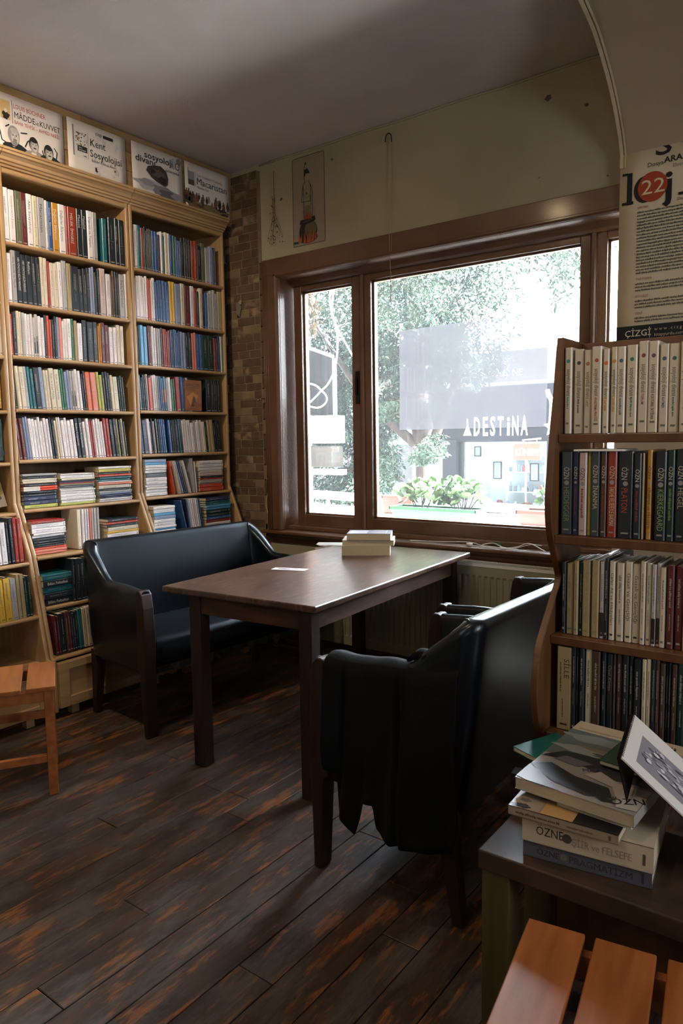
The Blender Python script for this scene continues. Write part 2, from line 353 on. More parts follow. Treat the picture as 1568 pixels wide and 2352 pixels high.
# ================================================================ ROOM SHELL
YW, XL, ZC = 3.436, -3.72, 3.03
b = MB(); b.box(-3.72, 2.6, -3.1, 3.436, -.12, -.016); fl = b.build('floor', 'gap', kind='structure')
rr = random.Random(3); pw = .117; protos = {}
k = 0; x = -3.72
while x < 2.5:
    y = -3.0 + rr.uniform(-1.2, 0)
    while y < 3.43:
        L = rr.choice((1.2, 1.5, 1.9, 2.3, 2.7)); y1 = min(y + L, 3.43)
        if y1 > -.6 and (x < .9) and y1 - y > .05:
            key = L
            if key not in protos:
                q = MB(); q.box(0, pw-.003, 0, 1, -.016, 0); protos[key] = q.build('plank', 'floor', fl, bevel=.0012, seg=1); o = protos[key]
            else: o = copy(protos[key], fl)
            o.location = (x, max(y, -1.2), rr.uniform(-.0012, 0)); o.scale = (1, y1 - max(y, -1.2) - .003, 1)
        y = y1
    x += pw
b = MB(); b.box(.9, 2.6, -3.1, 3.436, -.016, 0); b.box(-3.72, .9, -3.1, -1.2, -.016, 0); b.build('floor_boarding', 'floor', fl)
b = MB(); b.box(-3.92, 2.8, -3.3, 3.64, ZC, ZC+.15); b.build('ceiling', 'ceil', kind='structure')
b = MB(); b.box(-3.92, -3.72, -3.3, 3.64, 0, ZC); b.build('wall_left', 'plaster', kind='structure')
b = MB(); b.box(2.6, 2.8, -3.3, 3.64, 0, ZC); b.build('wall_right', 'plaster', kind='structure')
w2 = empty('window_2', (2.59, 1.05, 1.55), kind='structure')
for bx in ((-.66, .66, .60, .68), (-.66, .66, -.68, -.60), (-.66, -.58, -.60, .60), (.58, .66, -.60, .60), (-.02, .02, -.60, .60)):
    b = MB(); b.box(-.05, .005, bx[0], bx[1], bx[2], bx[3]); b.build('frame', 'brown', w2, bevel=.004)
b = MB(); b.box(-3.72, 2.6, -3.3, -3.1, 0, ZC); b.build('wall_rear', 'plaster', kind='structure')
# window wall with its opening
b = MB(); b.box(-3.72, -3.03, YW, 3.64, -.12, ZC); b.box(-3.03, -.74, YW, 3.64, 2.33, ZC); b.box(-3.03, -.74, YW, 3.64, -.12, .76); b.box(-.74, 2.6, YW, 3.64, -.12, ZC)
wb = b.build('wall_back', 'plaster', kind='structure')
# slightly bulging skim line under the ceiling
b = MB(); b.tube([(-3.16 + i*.2, YW-.001, 3.022 + .003*math.sin(i*2.1)) for i in range(12)], .006, 6); b.build('skim_edge', 'plaster', wb, smooth=True)
# plaster scars and nail marks above the window
b = MB(); F = Flat(b, (0, YW, 0), (1, 0, 0), (0, 0, 1)); 
for px, pz, r in ((-1.33, 2.91, .016), (-1.15, 2.83, .010), (-1.0, 2.83, .006), (-2.99, 2.79, .011), (-2.6, 2.93, .009), (-1.37, 2.56, .004), (-2.83, 2.62, .006), (-1.05, 2.50, .005)): F.blob(px, pz, r, r*.8, '#4a4334', seed=int(pz*100))
b.build('plaster_scar', 'paper', wb)
# brick-shaped travertine strips between bookcase and window casing
b = MB(); b.box(-3.44, -3.16, 3.428, YW, 0, 2.99); b.box(-3.175, -3.141, 3.428, YW, 0, 2.44); b.build('mortar', 'grout', wb)
bp = {}
def brick(w, mk):
    w = round(w, 3)
    if (w, mk) not in bp:
        q = MB(); q.box(0, w, 0, .010, 0, .0485); bp[(w, mk)] = q.build('brick', mk, wb, bevel=.0022, seg=1); return bp[(w, mk)]
    return copy(bp[(w, mk)], wb)
rr = random.Random(11); z = .003; row = 0
while z < 2.97:
    x = -3.44 - rr.choice((.02, .05, .08, .11)); xe = -3.178 if z > .72 else -3.143
    while x < xe - .012:
        w = rr.choice((.148, .148, .098, .073)); w = min(w, xe - x)
        if xe - (x + w) < .03: w = xe - x
        if x > -3.6 and w > .015:
            o = brick(max(w - .0035, .012), rr.choice(('br1', 'br1', 'br1', 'br2', 'br3', 'br3'))); o.location = (x, 3.4245 + rr.uniform(0, .003), z)
        x += w
    z += .0517; row += 1
for k in range(17):
    o = brick(.030, rr.choice(('br2', 'br1'))); o.location = (-3.1745, 3.426, .80 + k*.0965); o.scale = (1, 1, 1.9)
# cracked plaster piece beside the shelf
b = MB(); F = Flat(b, (0, 3.419, 0), (1, 0, 0), (0, 0, 1))
F.blob(-3.36, 2.18, .022, .05, '#6b6355', 4); F.blob(-3.365, 2.135, .007, .008, '#16120e', 9); F.blob(-3.34, 2.22, .014, .016, '#8a7b62', 2); b.build('broken_plaster_patch', 'paper', wb)

# curved cove panel on the right, from the window wall into the ceiling
xc0 = -.983; prof = [(3.392, 0), (3.392, 1.0), (3.392, 2.0), (3.392, 2.50)]
prof += [(p.x, p.y) for p in catm([(3.392, 2.555, 0), (3.355, 2.625, 0), (3.287, 2.705, 0), (3.21, 2.775, 0), (3.13, 2.83, 0), (3.02, 2.89, 0), (2.94, 2.92, 0), (2.74, 2.965, 0), (2.5, 3.0, 0), (2.2, 3.02, 0), (1.9, 3.0285, 0)], 3)]
b = MB(); top = [(y, z) for y, z in prof]; outer = [(YW+.01, 0)] + [(YW+.01, 3.029), (prof[-1][0], 3.029)]
poly = top + [(prof[-1][0], 3.029), (3.43, 3.029), (3.43, 0)]
b.prism(poly, xc0, 2.59, 'X'); cv = b.build('wall_cove', 'cove', kind='structure', bevel=0)
for p in cv.data.polygons: p.use_smooth = len(p.vertices) == 4
b = MB()
def strip(fn, w0, w1, dx, name):
    q = MB(); pts = prof[3:]
    for i, (y, z) in enumerate(pts):
        a = pts[min(i+1, len(pts)-1)]; c_ = pts[max(i-1, 0)]; d = Vector((0, a[0]-c_[0], a[1]-c_[1])).normalized(); n = Vector((0, -d.z, d.y))
        if n.y > 0: n = -n
        for (ox, on) in ((0, 0), (w1, 0), (w1, .006), (0, .006)): q.v.append(tuple(Vector((xc0 + dx + ox, y, z)) + n*on))
    for i in range(len(pts)-1):
        for j in range(4): q.face((i*4+j, i*4+(j+1) % 4, (i+1)*4+(j+1) % 4, (i+1)*4+j))
    q.face((0, 1, 2, 3)); return q.build(name, 'trim', cv)
strip(None, 0, .014, 0, 'edge_bead'); strip(None, 0, .006, .020, 'edge_bead')

# ================================================================ WINDOW
win = empty('window_1', (-1.9, YW, .77), kind='structure')
def wp(q, name, m='brown', **k):
    o = q.build(name, m, None, **k); o.parent = win; o.matrix_parent_inverse = Matrix.Translation((1.9, -YW, -.77)); return o
XR = -.76
b = MB()   # flat casing boards with a stepped inner edge
b.box(-3.140, -3.040, 3.414, YW+.002, .775, 2.445); wp(b, 'casing_board', bevel=.003)
b = MB(); b.box(-3.140, XR, 3.412, YW+.002, 2.35, 2.445); wp(b, 'casing_board', bevel=.003)
b = MB(); b.prism([(3.414, 0), (3.402, .004), (3.402, .012), (3.408, .020), (3.420, .026), (3.436, .026), (3.436, 0)], -3.045, XR, 'X')
for i, v_ in enumerate(b.v): b.v[i] = (v_[0], v_[1], 2.352 - v_[2])
wp(b, 'casing_bead', smooth=False)
b = MB(); b.prism([(-3.046, 3.414), (-3.042, 3.402), (-3.033, 3.402), (-3.026, 3.408), (-3.019, 3.420), (-3.019, 3.436), (-3.046, 3.436)], .775, 2.352, 'Z'); wp(b, 'casing_bead')
b = MB(); b.tube([(-3.136, 3.413, .78), (-3.136, 3.413, 2.44)], .004, 6); b.tube([(-3.122, 3.413, .78), (-3.122, 3.413, 2.43)], .003, 6); b.tube([(-3.105, 3.413, .78), (-3.105, 3.413, 2.41)], .003, 6); wp(b, 'casing_bead', smooth=True)
b = MB(); b.box(-3.045, -3.017, 3.43, 3.64, .775, 2.35); wp(b, 'jamb', bevel=.002)
b = MB(); b.box(-3.03, XR, 3.43, 3.64, 2.325, 2.36); wp(b, 'head_jamb', bevel=.002)
b = MB(); b.prism([(3.44, 2.326), (3.50, 2.326), (3.52, 2.300), (3.535, 2.290), (3.60, 2.290), (3.60, 2.33), (3.44, 2.33)], -3.02, XR, 'X'); wp(b, 'head_moulding')
b = MB(); b.box(-3.02, XR, 3.47, 3.62, .775, .797); b.box(-3.02, XR, 3.53, 3.545, .797, .803); wp(b, 'bottom_rail', bevel=.002)
b = MB(); b.prism([(3.372, .753), (3.366, .757), (3.366, .765), (3.372, .770), (3.47, .774), (3.64, .774), (3.64, .752), (3.44, .750)], -3.16, XR, 'X'); wp(b, 'sill_board')
b = MB(); b.prism([(3.40, .735), (3.388, .742), (3.388, .751), (3.436, .751), (3.436, .690), (3.428, .690), (3.424, .72)], -3.12, XR, 'X'); wp(b, 'apron_moulding')
def sash(x0, x1, gx0, gx1, gz0=.864, gz1=2.256, z0=.797, z1=2.292, nm='sash'):
    e = empty(nm); e.parent = win; e.matrix_parent_inverse = Matrix.Translation((1.9, -YW, -.77))
    y0, y1 = 3.553, 3.60
    for n_, bx in (('stile', (x0, gx0, z0, z1)), ('stile', (gx1, x1, z0, z1)), ('rail', (gx0, gx1, z0, gz0)), ('rail', (gx0, gx1, gz1, z1))):
        q = MB(); q.box(bx[0], bx[1], y0, y1, bx[2], bx[3]); q.build(n_, 'brown', e, bevel=.003)
    q = MB(); w = .010
    for bx in ((gx0, gx0+w, gz0, gz1), (gx1-w, gx1, gz0, gz1), (gx0, gx1, gz0, gz0+w), (gx0, gx1, gz1-w, gz1)): q.box(bx[0], bx[1], y1-.02, y1+.01, bx[2], bx[3])
    q.build('glazing_bead', 'brown', e)
    q = MB(); q.box(gx0+.002, gx1-.002, 3.586, 3.590, gz0+.002, gz1-.002); q.build('pane', 'glass', e)
    return e
s1 = sash(-3.008, -2.492, -2.948, -2.562); s2 = sash(-2.470, -1.145, -2.425, -1.206); s3 = sash(-1.125, XR, -1.080, -.80)
for x in (-2.485, -1.142):
    b = MB(); b.prism([(x-.018, 3.556), (x-.016, 3.545), (x-.006, 3.538), (x+.006, 3.538), (x+.014, 3.545), (x+.016, 3.556), (x+.016, 3.60), (x-.018, 3.60)], .80, 2.312, 'Z'); wp(b, 'cover_bead', bevel=.002)
b = MB(); b.box(-2.535, -2.508, 3.545, 3.556, 1.55, 1.74); b.box(-2.528, -2.516, 3.530, 3.548, 1.60, 1.70); wp(b, 'lock_plate', 'iron', bevel=.002)
b = MB(); b.tube([(-3.142, 3.414, 1.60), (-3.148, 3.385, 1.603), (-3.150, 3.372, 1.592)], .004, 8); b.tube([(-3.152, 3.366, 1.592), (-3.156, 3.358, 1.592)], .008, 10); wp(b, 'casing_hook', 'chrome', smooth=True)
b = MB(); b.tube([(-3.15+.012*math.sin(i), 3.42, 1.1-.035*i) for i in range(9)], .0022, 5); wp(b, 'stray_wire', 'trim')

# ================================================================ THINGS ON THE WINDOW WALL
d = empty('ink_drawing', (-2.775, YW, 2.745), label='ink and colour drawing of a tall feathered-hat woman standing in a burning cauldron', cat='wall drawing')
b = MB(); F = Flat(b, (-2.900, YW-.0006, 2.488), (1, 0, 0), (0, 0, 1)); Wd, Hd = .245, .508
F.rect(.004, .004, Wd-.004, Hd-.004, '#8a7d6a')
k = '#14120f'
F.line([(.003, .003), (.003, Hd-.01), (.012, Hd-.002), (Wd-.012, Hd-.002), (Wd-.002, Hd-.01), (Wd-.002, .012), (Wd-.01, .003), (.003, .003)], .0032, k)
o = b.build('paper_ground_and_border', 'paper', d); o.matrix_parent_inverse = Matrix.Translation((2.775, -YW, -2.745))
b = MB(); F = Flat(b, (-2.900, YW-.0018, 2.488), (1, 0, 0), (0, 0, 1)); cx = .115
F.poly([(cx-.027, .15), (cx-.027, .30), (cx-.03, .345), (cx-.01, .365), (cx+.012, .365), (cx+.027, .335), (cx+.026, .15)], '#857a60')
F.poly([(cx-.026, .15), (cx-.026, .225), (cx+.024, .225), (cx+.026, .15)], '#69684a')
F.line([(cx-.028, .14), (cx-.028, .30), (cx-.030, .345), (cx-.010, .367)], .003, k); F.line([(cx+.027, .225), (cx+.026, .30), (cx+.024, .34), (cx+.010, .367)], .003, k)
F.line([(cx-.030, .345), (cx-.045, .25), (cx+.02, .246), (cx+.024, .28)], .003, k); F.line([(cx+.026, .34), (cx+.040, .29), (cx+.036, .16)], .003, k)
F.line([(cx-.024, .29), (cx-.014, .268), (cx+.006, .268), (cx+.018, .29)], .0018, '#3a3629'); F.ell(cx-.005, .293, .004, .007, k); F.line([(cx-.005, .293), (cx-.005, .34)], .0012, k)
F.ell(cx+.001, .398, .016, .026, '#8d8069'); F.line([(cx-.006, .365), (cx-.006, .378)], .012, '#8d8069')
F.poly([(cx-.020, .395), (cx-.018, .43), (cx+.004, .434), (cx+.020, .41), (cx+.017, .404), (cx-.008, .405), (cx-.018, .385)], '#11151a')
F.line([(cx-.020, .37), (cx-.020, .44), (cx-.012, .458)], .003, k); F.ell(cx-.009, .463, .006, .009, '#2c2820', rot=.3)
F.ell(cx+.003, .080, .068, .066, '#1c1d1a', 26); F.ell(cx+.022, .088, .044, .050, '#5b5230', 22)
F.poly([(cx-.060, .126), (cx-.055, .146), (cx+.054, .158), (cx+.060, .136), (cx+.045, .126), (cx-.03, .116)], '#131313'); F.line([(cx-.03, .132), (cx+.04, .142)], .006, '#45452f')
rr = random.Random(5)
for i in range(26):
    a = cx - .066 + .138*rr.random(); h = rr.uniform(.03, .075)*(1.15 - abs(a-cx)/.12); y0 = .010 + .022*(abs(a-cx)/.07)**2; s_ = rr.uniform(-.01, .012)
    F.poly([(a-.006, y0), (a+.006, y0), (a+.004+s_*.5, y0+h*.6), (a+s_, y0+h)], rr.choice(('#8a3a1c', '#6b2414', '#a2511f', '#4a1c12')))
for i in range(6): a = cx-.02+.01*i; F.poly([(a-.005, .145), (a+.005, .145), (a+.002, .18+rr.random()*.02)], '#8a3f22')
for a in (-.03, .05, .06, -.04): F.line([(cx+a, .15), (cx+a+.006, .175), (cx+a, .20)], .0014, '#5a4a38')
F.rect(.008, .018, .045, .028, '#2a2823')
o = b.build('figure_in_cauldron', 'paper', d); o.matrix_parent_inverse = Matrix.Translation((2.775, -YW, -2.745))
d = empty('dried_flower_bunch', (-3.035, YW-.01, 2.96), label='thin dried flower bunch hanging upside down from a nail beside the framed drawing', cat='dried flowers')
b = MB(); b.tube([(0, 0, 0), (.004, -.008, -.02), (0, -.004, -.17)], .0018, 5); b.build('thread', 'sprig', d)
b = MB(); rr = random.Random(2)
for i in range(6):
    a = (-.045, -.03, -.012, .004, .05, .075)[i]; L_ = (.25, .28, .24, .27, .22, .24)[i]; pts = catm([(a*t*t + .010*math.sin(t*6+i*2), -.006-.01*t, -.16 - t*L_) for t in (0, .25, .5, .75, 1)], 4); b.tube(pts, .0008, 4)
b.build('stem', 'sprig', d, kind='stuff')
b = MB()
for i in range(90):
    t = .35+.65*rr.random() if i > 16 else 0; a = (-.045, -.03, -.012, .004, .05, .075)[i % 6]*t*t + rr.gauss(0, .007); p = Vector((a, -.012, -.17 - t*.26)) if i > 16 else Vector((-.012+rr.gauss(0, .005), -.012, -.15-.10*rr.random())); r = rr.uniform(.003, .009)
    u = Vector((rr.uniform(-1, 1), rr.uniform(-.4, .4), rr.uniform(-1, 1))).normalized()*r; w = Vector((-u.z, .003, u.x))*.4; b.poly([p-u, p+w, p+u, p-w])
b.build('dry_petals', 'sprig', d, kind='stuff')
d = empty('string_hook', (-2.195, YW, 2.955), label='bent iron ceiling hook with a long thin string hanging down over the window', cat='hook')
b = MB(); b.tube(catm([(0, -.002, -.03), (.002, -.012, 0), (-.004, -.016, .010), (-.014, -.02, .010), (-.024, -.022, -.004), (-.028, -.022, -.03)]), .003, 8); b.build('hook', 'iron', d, smooth=True)
b = MB(); b.tube([(0, -.013, -.005)] + [(.004*math.sin(i*.8), -.015 - .012*min(i, 6)/6, -.05 - i*.075) for i in range(12)], .0018, 5); b.tube([(.002, -.013, -.02), (.012, -.02, -.35), (.010, -.03, -.62), (.002, -.03, -.64)], .0011, 4); b.build('string', 'string', d)

# ================================================================ RADIATOR
R0, R1, RZ0, RZ1, RY = -2.68, -1.02, .145, .700, 3.318
rad = empty('radiator', (-1.85, 3.37, .145), label='cream ribbed panel radiator with slotted top grille under the window sill', cat='radiator')
def rp_(q, name, m='rad', **k): o = q.build(name, m, rad, **k); o.matrix_parent_inverse = Matrix.Translation((1.85, -3.37, -.145)); return o
b = MB(); n = 49; pitch = (R1-R0)/n; X = [R0]
xs = []
for i in range(n):
    a = R0 + i*pitch; xs += [(a+.006, 0), (a+.010, .007), (a+pitch-.010, .007), (a+pitch-.006, 0)]
xs = [(R0, 0)] + xs + [(R1, 0)]
zs = [(RZ0, 0), (RZ0+.05, 0), (RZ0+.062, 1), (RZ1-.072, 1), (RZ1-.060, 0), (RZ1-.012, 0)]
I = [[b.av((x, RY + dep*kk, z)) for z, kk in zs] for x, dep in xs]
for i in range(len(xs)-1):
    for j in range(len(zs)-1): b.face((I[i][j], I[i+1][j], I[i+1][j+1], I[i][j+1]))
rp_(b, 'front_panel')
b = MB(); b.box(R0, R1, RY+.012, RY+.09, RZ0, RZ1-.012); rp_(b, 'convector_body')
b = MB(); b.box(R0-.004, R0, RY-.001, RY+.092, RZ0, RZ1); b.box(R1, R1+.004, RY-.001, RY+.092, RZ0, RZ1); rp_(b, 'side_cover', bevel=.0015)
b = MB(); b.box(R0, R1, RY-.003, RY+.010, RZ1-.014, RZ1); b.box(R0, R1, RY+.082, RY+.092, RZ1-.014, RZ1)
x = R0
while x < R1: b.box(x, x+.006, RY+.008, RY+.084, RZ1-.008, RZ1-.001); x += .0135
rp_(b, 'top_grille', 'radw', kind='stuff')
b = MB(); b.tube([(R0-.03, RY+.05, 0), (R0-.03, RY+.05, .19), (R0, RY+.05, .19)], .008, 8); b.tube([(R0-.05, RY+.05, .19), (R0-.005, RY+.05, .19)], .014, 10); rp_(b, 'valve_and_pipe', 'radw', smooth=True)
b = MB(); b.tube([(-3.3, 3.40, .07), (-1.0, 3.40, .07)], .012, 8); b.tube([(-3.3, 3.40, .03), (-1.0, 3.40, .03)], .012, 8); b.build('heating_pipes', 'oldleg', smooth=True, label='pair of brown heating pipes running along the floor below the radiator', cat='pipe')
b = MB(); b.box(-3.1, -1.0, 3.425, YW, 0, .12); b.build('baseboard_back', 'brown', kind='structure', bevel=.003)

# cable left on the sill
b = MB()
def cab(pts, r=.0022): b.tube([(x, y, z) for x, y, z in pts], r, 6)
sm = lambda P_, n=6: [tuple(Vector(P_[i]).lerp(Vector(P_[i+1]), t/n)) for i in range(len(P_)-1) for t in range(n)] + [P_[-1]]
zz = .777
b.tube(catm([(-2.08, 3.41, zz), (-1.98, 3.43, zz), (-1.86, 3.42, zz+.006), (-1.72, 3.43, zz+.012), (-1.62, 3.40, zz), (-1.54, 3.39, zz), (-1.46, 3.42, zz+.008), (-1.40, 3.43, zz+.03), (-1.32, 3.40, zz+.01), (-1.30, 3.39, zz), (-1.36, 3.385, zz-.004), (-1.45, 3.385, zz), (-1.58, 3.40, zz+.003), (-1.66, 3.44, zz), (-1.60, 3.45, zz+.014), (-1.53, 3.41, zz+.004), (-1.44, 3.39, zz)]), .0024, 6)
b.tube(catm([(-1.75, 3.40, zz), (-1.66, 3.41, zz), (-1.60, 3.38, zz), (-1.52, 3.40, zz), (-1.47, 3.44, zz), (-1.40, 3.46, zz+.02), (-1.34, 3.45, zz+.02)]), .002, 6)
b.box(-1.73, -1.70, 3.40, 3.415, zz-.002, zz+.010)
b.build('white_cable', 'white', smooth=True, label='thin white cable lying in loose loops on the brown window sill', cat='cable')
b = MB(); b.tube([(-1.565, 3.455, .776), (-1.565, 3.44, .79)], [.010, .012], 10); b.build('green_cap', 'green', label='small green bottle cap lying on the window sill behind the cable', cat='cap')
# ================================================================ BUILT-IN BOOKCASES (left wall)
def xf(z):
    if z > 1.05: return -3.4
    if z > .8: return -3.4 + .11*(1.05-z)/.25
    return -3.29 + .11*(.8-z)/.5 if z > .3 else -3.18
SH = (2.306, 2.023, 1.770, 1.513, 1.262, 1.017, .788, .545, .302)
def bookcase(y0, y1, label, dz, nsh=9):
    e = empty('bookcase', (-3.55, (y0+y1)/2, 0), label=label, cat='bookcase', group='beech wall bookcases'); e0 = Matrix.Translation((3.55, -(y0+y1)/2, 0))
    def P(q, n, m='pine', **k): o = q.build(n, m, e, **k); o.matrix_parent_inverse = e0; return o
    side = [(-3.70, .03), (-3.165, .03), (-3.165, .30), (-3.18, .30)] + [(xf(z), z) for z in (.45, .62, .80, .93, 1.05)] + [(-3.40, 2.655), (-3.70, 2.655)]
    for a in (y0, y1-.023):
        q = MB(); q.prism(side, a+.0008, a+.0222, 'Y'); P(q, 'upright', 'pinev', bevel=.007, seg=3)
    for i, z0 in enumerate(SH):
        z = z0 + dz(i); f = xf(z-.01) + .004; h = .0095
        nose = [(f-h + h*math.cos(t), z-h + h*math.sin(t)) for t in [(-PI/2 + PI*k/8) for k in range(9)]]
        q = MB(); q.prism([(-3.695, z-2*h)] + nose + [(-3.695, z)], y0+.0225, y1-.0225, 'Y'); P(q, 'shelf')
    q = MB(); q.box(-3.70, -3.692, y0+.01, y1-.01, .25, 2.66); P(q, 'back_panel', 'pineb')
    q = MB(); q.box(-3.69, -3.405, y0+.022, y1-.022, 2.64, 2.655); P(q, 'top_panel', 'pine')
    h = .0095; nose = [(-3.4-h + h*1.2*math.cos(t), 2.633 + .013*math.sin(t)) for t in [(-PI/2 + PI*k/8) for k in range(9)]]
    q = MB(); q.prism([(-3.43, 2.62)] + nose + [(-3.43, 2.646)], y0+.0225, y1-.0225, 'Y'); P(q, 'header_rail')
    cor = [(-3.42, 2.648), (-3.396, 2.648), (-3.392, 2.656), (-3.383, 2.659), (-3.380, 2.668), (-3.372, 2.672), (-3.368, 2.684), (-3.356, 2.694), (-3.347, 2.698), (-3.345, 2.708), (-3.338, 2.711), (-3.338, 2.722), (-3.348, 2.726), (-3.42, 2.726)]
    q = MB(); q.prism(cor, y0+.001, y1-.001, 'Y'); P(q, 'cornice', 'pine')
    # plinth with a recessed panel
    q = MB(); q.box(-3.185, -3.166, y0+.023, y1-.023, .05, .275); P(q, 'plinth_panel', 'pine')
    for n_, bx in (('plinth_stile', (y0+.024, y0+.08, .05, .275)), ('plinth_stile', (y1-.08, y1-.024, .05, .275)), ('plinth_rail', (y0+.08, y1-.08, .235, .275)), ('plinth_rail', (y0+.08, y1-.08, .05, .10))):
        q = MB(); q.box(-3.166, -3.152, *bx); P(q, n_, 'pine', bevel=.003)
    for yy in (y0+.10, y1-.14):
        for xx in (-3.22, -3.68): q = MB(); q.box(xx, xx+.04, yy, yy+.04, 0, .05); P(q, 'plinth_block', 'pine')
    return e
bookcase(2.627, 3.347, 'beech bookcase with flared base standing next to the brick-clad strip of wall', lambda i: (.008, .013, .008, .009, .010, .008, .004, .003, .003)[i])
bookcase(1.885, 2.626, 'beech bookcase with flared base, middle of the row, its shelves packed with paperbacks', lambda i: 0)
bookcase(1.14, 1.884, 'beech bookcase with flared base, cut off by the photo edge behind the slatted stool', lambda i: (-.003, -.004, -.005, -.010, -.010, -.010, -.017, -.03, -.02)[i])
# boards between cornice and ceiling
tb = MB(); tb.box(-3.44, -3.415, .6, 3.435, 2.70, 3.03); tb = tb.build('trim_1', 'pineb', kind='structure')
rr = random.Random(8); pp = None
for r_ in range(3):
    y = .6 - rr.uniform(0, .4)
    while y < 3.43:
        L = rr.choice((.5, .62, .8)); a, c = max(y, .6), min(y+L, 3.434)
        if c - a > .03:
            if pp is None: q = MB(); q.box(-.010, 0, 0, 1, 0, .0985); pp = q.build('plank', 'board', tb, bevel=.0015, seg=1); o = pp
            else: o = copy(pp, tb)
            o.location = (-3.404 + rr.uniform(-.001, .001), a, 2.728 + r_*.1); o.scale = (1, c-a-.002, 1)
        y += L

# ================================================================ FOUR SMALL POSTERS
def sheet(name, o, u, v, w, h, label, cat, curl=0, sub=None, group=None, m='paper', col='#d9d0c9', parentname='paper_sheet'):
    e = empty(name, o, label=label, cat=cat, group=group); q = MB(); U, V = Vector(u).normalized(), Vector(v).normalized(); n = U.cross(V)
    G = q.grid(lambda a, b_: U*(a*w) + V*(b_*h) + n*(curl*((2*a-1)**2)*(1-b_)**2), 9, 7, 0, lin(col)); q.build(parentname, m, e, smooth=True, solid=.0006)
    q = MB(); F = Flat(q, (0, 0, 0), u, v); F.o = n*.0012 + n*abs(curl)*.25; return e, q, F
PZ = 2.730; pu, pv = (0, 1, 0), (0, 0, 1)
X0 = -3.3935
e, q, F = sheet('poster', (X0, 1.893, PZ-.022), pu, pv, .345, .277, 'white poster reading MÂDDE VE KUVVET above three men in dark suits', 'poster')
F.text('LOUIS BÜCHNER', .085, .222, .030, '#b5584a', width=.165); F.text('MÂDDE', .087, .180, .040, '#2a2a2a', width=.105); F.text('VE', .195, .180, .018, '#3a3a3a'); F.text('KUVVET', .218, .180, .038, '#2a2a2a', width=.108)
F.text('BAHA TEVFİK – AHMED NEBİL', .087, .152, .024, '#b5584a', width=.235)
F.rect(.078, .150, .080, .255, '#333333'); F.rect(.020, .160, .068, .245, '#c9a873'); F.blob(.045, .178, .018, .018, '#241f1c', 1); F.ell(.046, .199, .008, .010, '#d8c9ae'); F.rect(.000, .165, .012, .25, '#a7a3a0')
ink = '#1d1d1f'
for pts in ([(.01, .11), (.02, .06), (.05, .05)], [(.04, .125), (.06, .14)], [(.115, .118), (.15, .125)], [(.135, .06), (.15, .09), (.17, .10)], [(.20, .055), (.215, .02), (.235, .03), (.225, .07)], [(.29, .10), (.305, .08), (.30, .05)], [(.29, .035), (.325, .03), (.318, .012), (.30, .02)]): F.line(pts, .005, ink)
for cx_p, cyp, s_, hair, coat in ((.078, .105, 1.15, '#8b8988', '#17181a'), (.178, .092, .95, '#161617', '#8c8783'), (.255, .078, .95, '#161617', '#1d1d20')):
    S_ = s_; F.blob(cx_p+.012, .014, .066*S_, .044*S_, coat, 3, amp=.10); F.poly([(cx_p-.010, .0), (cx_p-.012, .045), (cx_p+.012, .045), (cx_p+.016, .0)], '#cfc7bf')
    fy = cyp - .014; F.ell(cx_p+.001, fy+.006*S_, .0255*S_, .036*S_, hair, 24); F.ell(cx_p+.003, fy-.004*S_, .0215*S_, .0330*S_, '#8f8a86', 24); F.ell(cx_p+.007, fy-.003*S_, .0165*S_, .029*S_, '#b9b1aa', 22)
    F.ell(cx_p+.005, fy+.023*S_, .019*S_, .010*S_, hair if S_ < 1 else '#a8a29c', 14); F.ell(cx_p-.003, fy+.004*S_, .0042*S_, .0024*S_, '#4a4643', 8); F.ell(cx_p+.013, fy+.004*S_, .0042*S_, .0024*S_, '#4a4643', 8)
    F.line([(cx_p-.009*S_, fy+.009*S_), (cx_p+.001, fy+.010*S_)], .0014, '#5a5552'); F.line([(cx_p+.009*S_, fy+.010*S_), (cx_p+.019*S_, fy+.009*S_)], .0014, '#5a5552'); F.poly([(cx_p+.005, fy+.004), (cx_p+.008, fy-.006*S_), (cx_p+.003, fy-.006*S_)], '#938b85')
    F.ell(cx_p+.006, fy-.013*S_, .0095*S_, .0035*S_, '#6d6966' if S_ > 1 else '#232122', 12)
    if S_ > 1: F.ell(cx_p+.005, fy-.024*S_, .011*S_, .009*S_, '#7d7874', 14)
F.poly([(.060, .045), (.062, .030), (.076, .037), (.092, .030), (.092, .046), (.076, .040)], '#101011')
q.build('printed_picture', 'paper', e)
e, q, F = sheet('poster', (X0, 2.263, PZ-.004), pu, pv, .352, .262, 'white poster reading Kent Sosyolojisi with a small book cover beside it', 'poster')
F.text('çizgi', .165, .222, .024, '#222222'); F.rect(.212, .218, .275, .234, '#26262a'); F.rect(.118, .085, .1195, .215, '#555555')
F.rect(.030, .085, .036, .235, '#6b6b70'); F.rect(.038, .085, .112, .212, '#cfcac4')
rr = random.Random(4)
k0 = F.k
for i in range(40): F.k = k0 + (i % 6)*.15; a, c = .042+rr.random()*.066, .135+rr.random()*.068; F.rect(a, c, a+.008, c+.006, rr.choice(('#7a6448', '#a08a6a', '#4a3a2b', '#b9a98f', '#8f8a80')))
F.rect(.055, .112, .112, .140, '#1c1d20'); F.text('Kent', .062, .128, .010, '#dddddd'); F.text('Sosyolojisi', .062, .117, .010, '#dddddd'); F.rect(.09, .092, .108, .096, '#333333')
k0 = F.k
for i in range(26): F.k = k0; a, c = .14+rr.random()*.17, .012+rr.random()*.19; F.rect(a, c, a+rr.uniform(.006, .020), c+rr.uniform(.004, .03), rr.choice(('#d3cac5', '#cec6c5', '#cbc3c4')))
F.text('Kent', .128, .158, .052, '#2b2b2d', width=.092); F.text('Sosyolojisi', .126, .104, .052, '#2b2b2d', width=.195); F.text('Editör: Köksal Alver', .135, .080, .020, '#5b5b5d', width=.15)
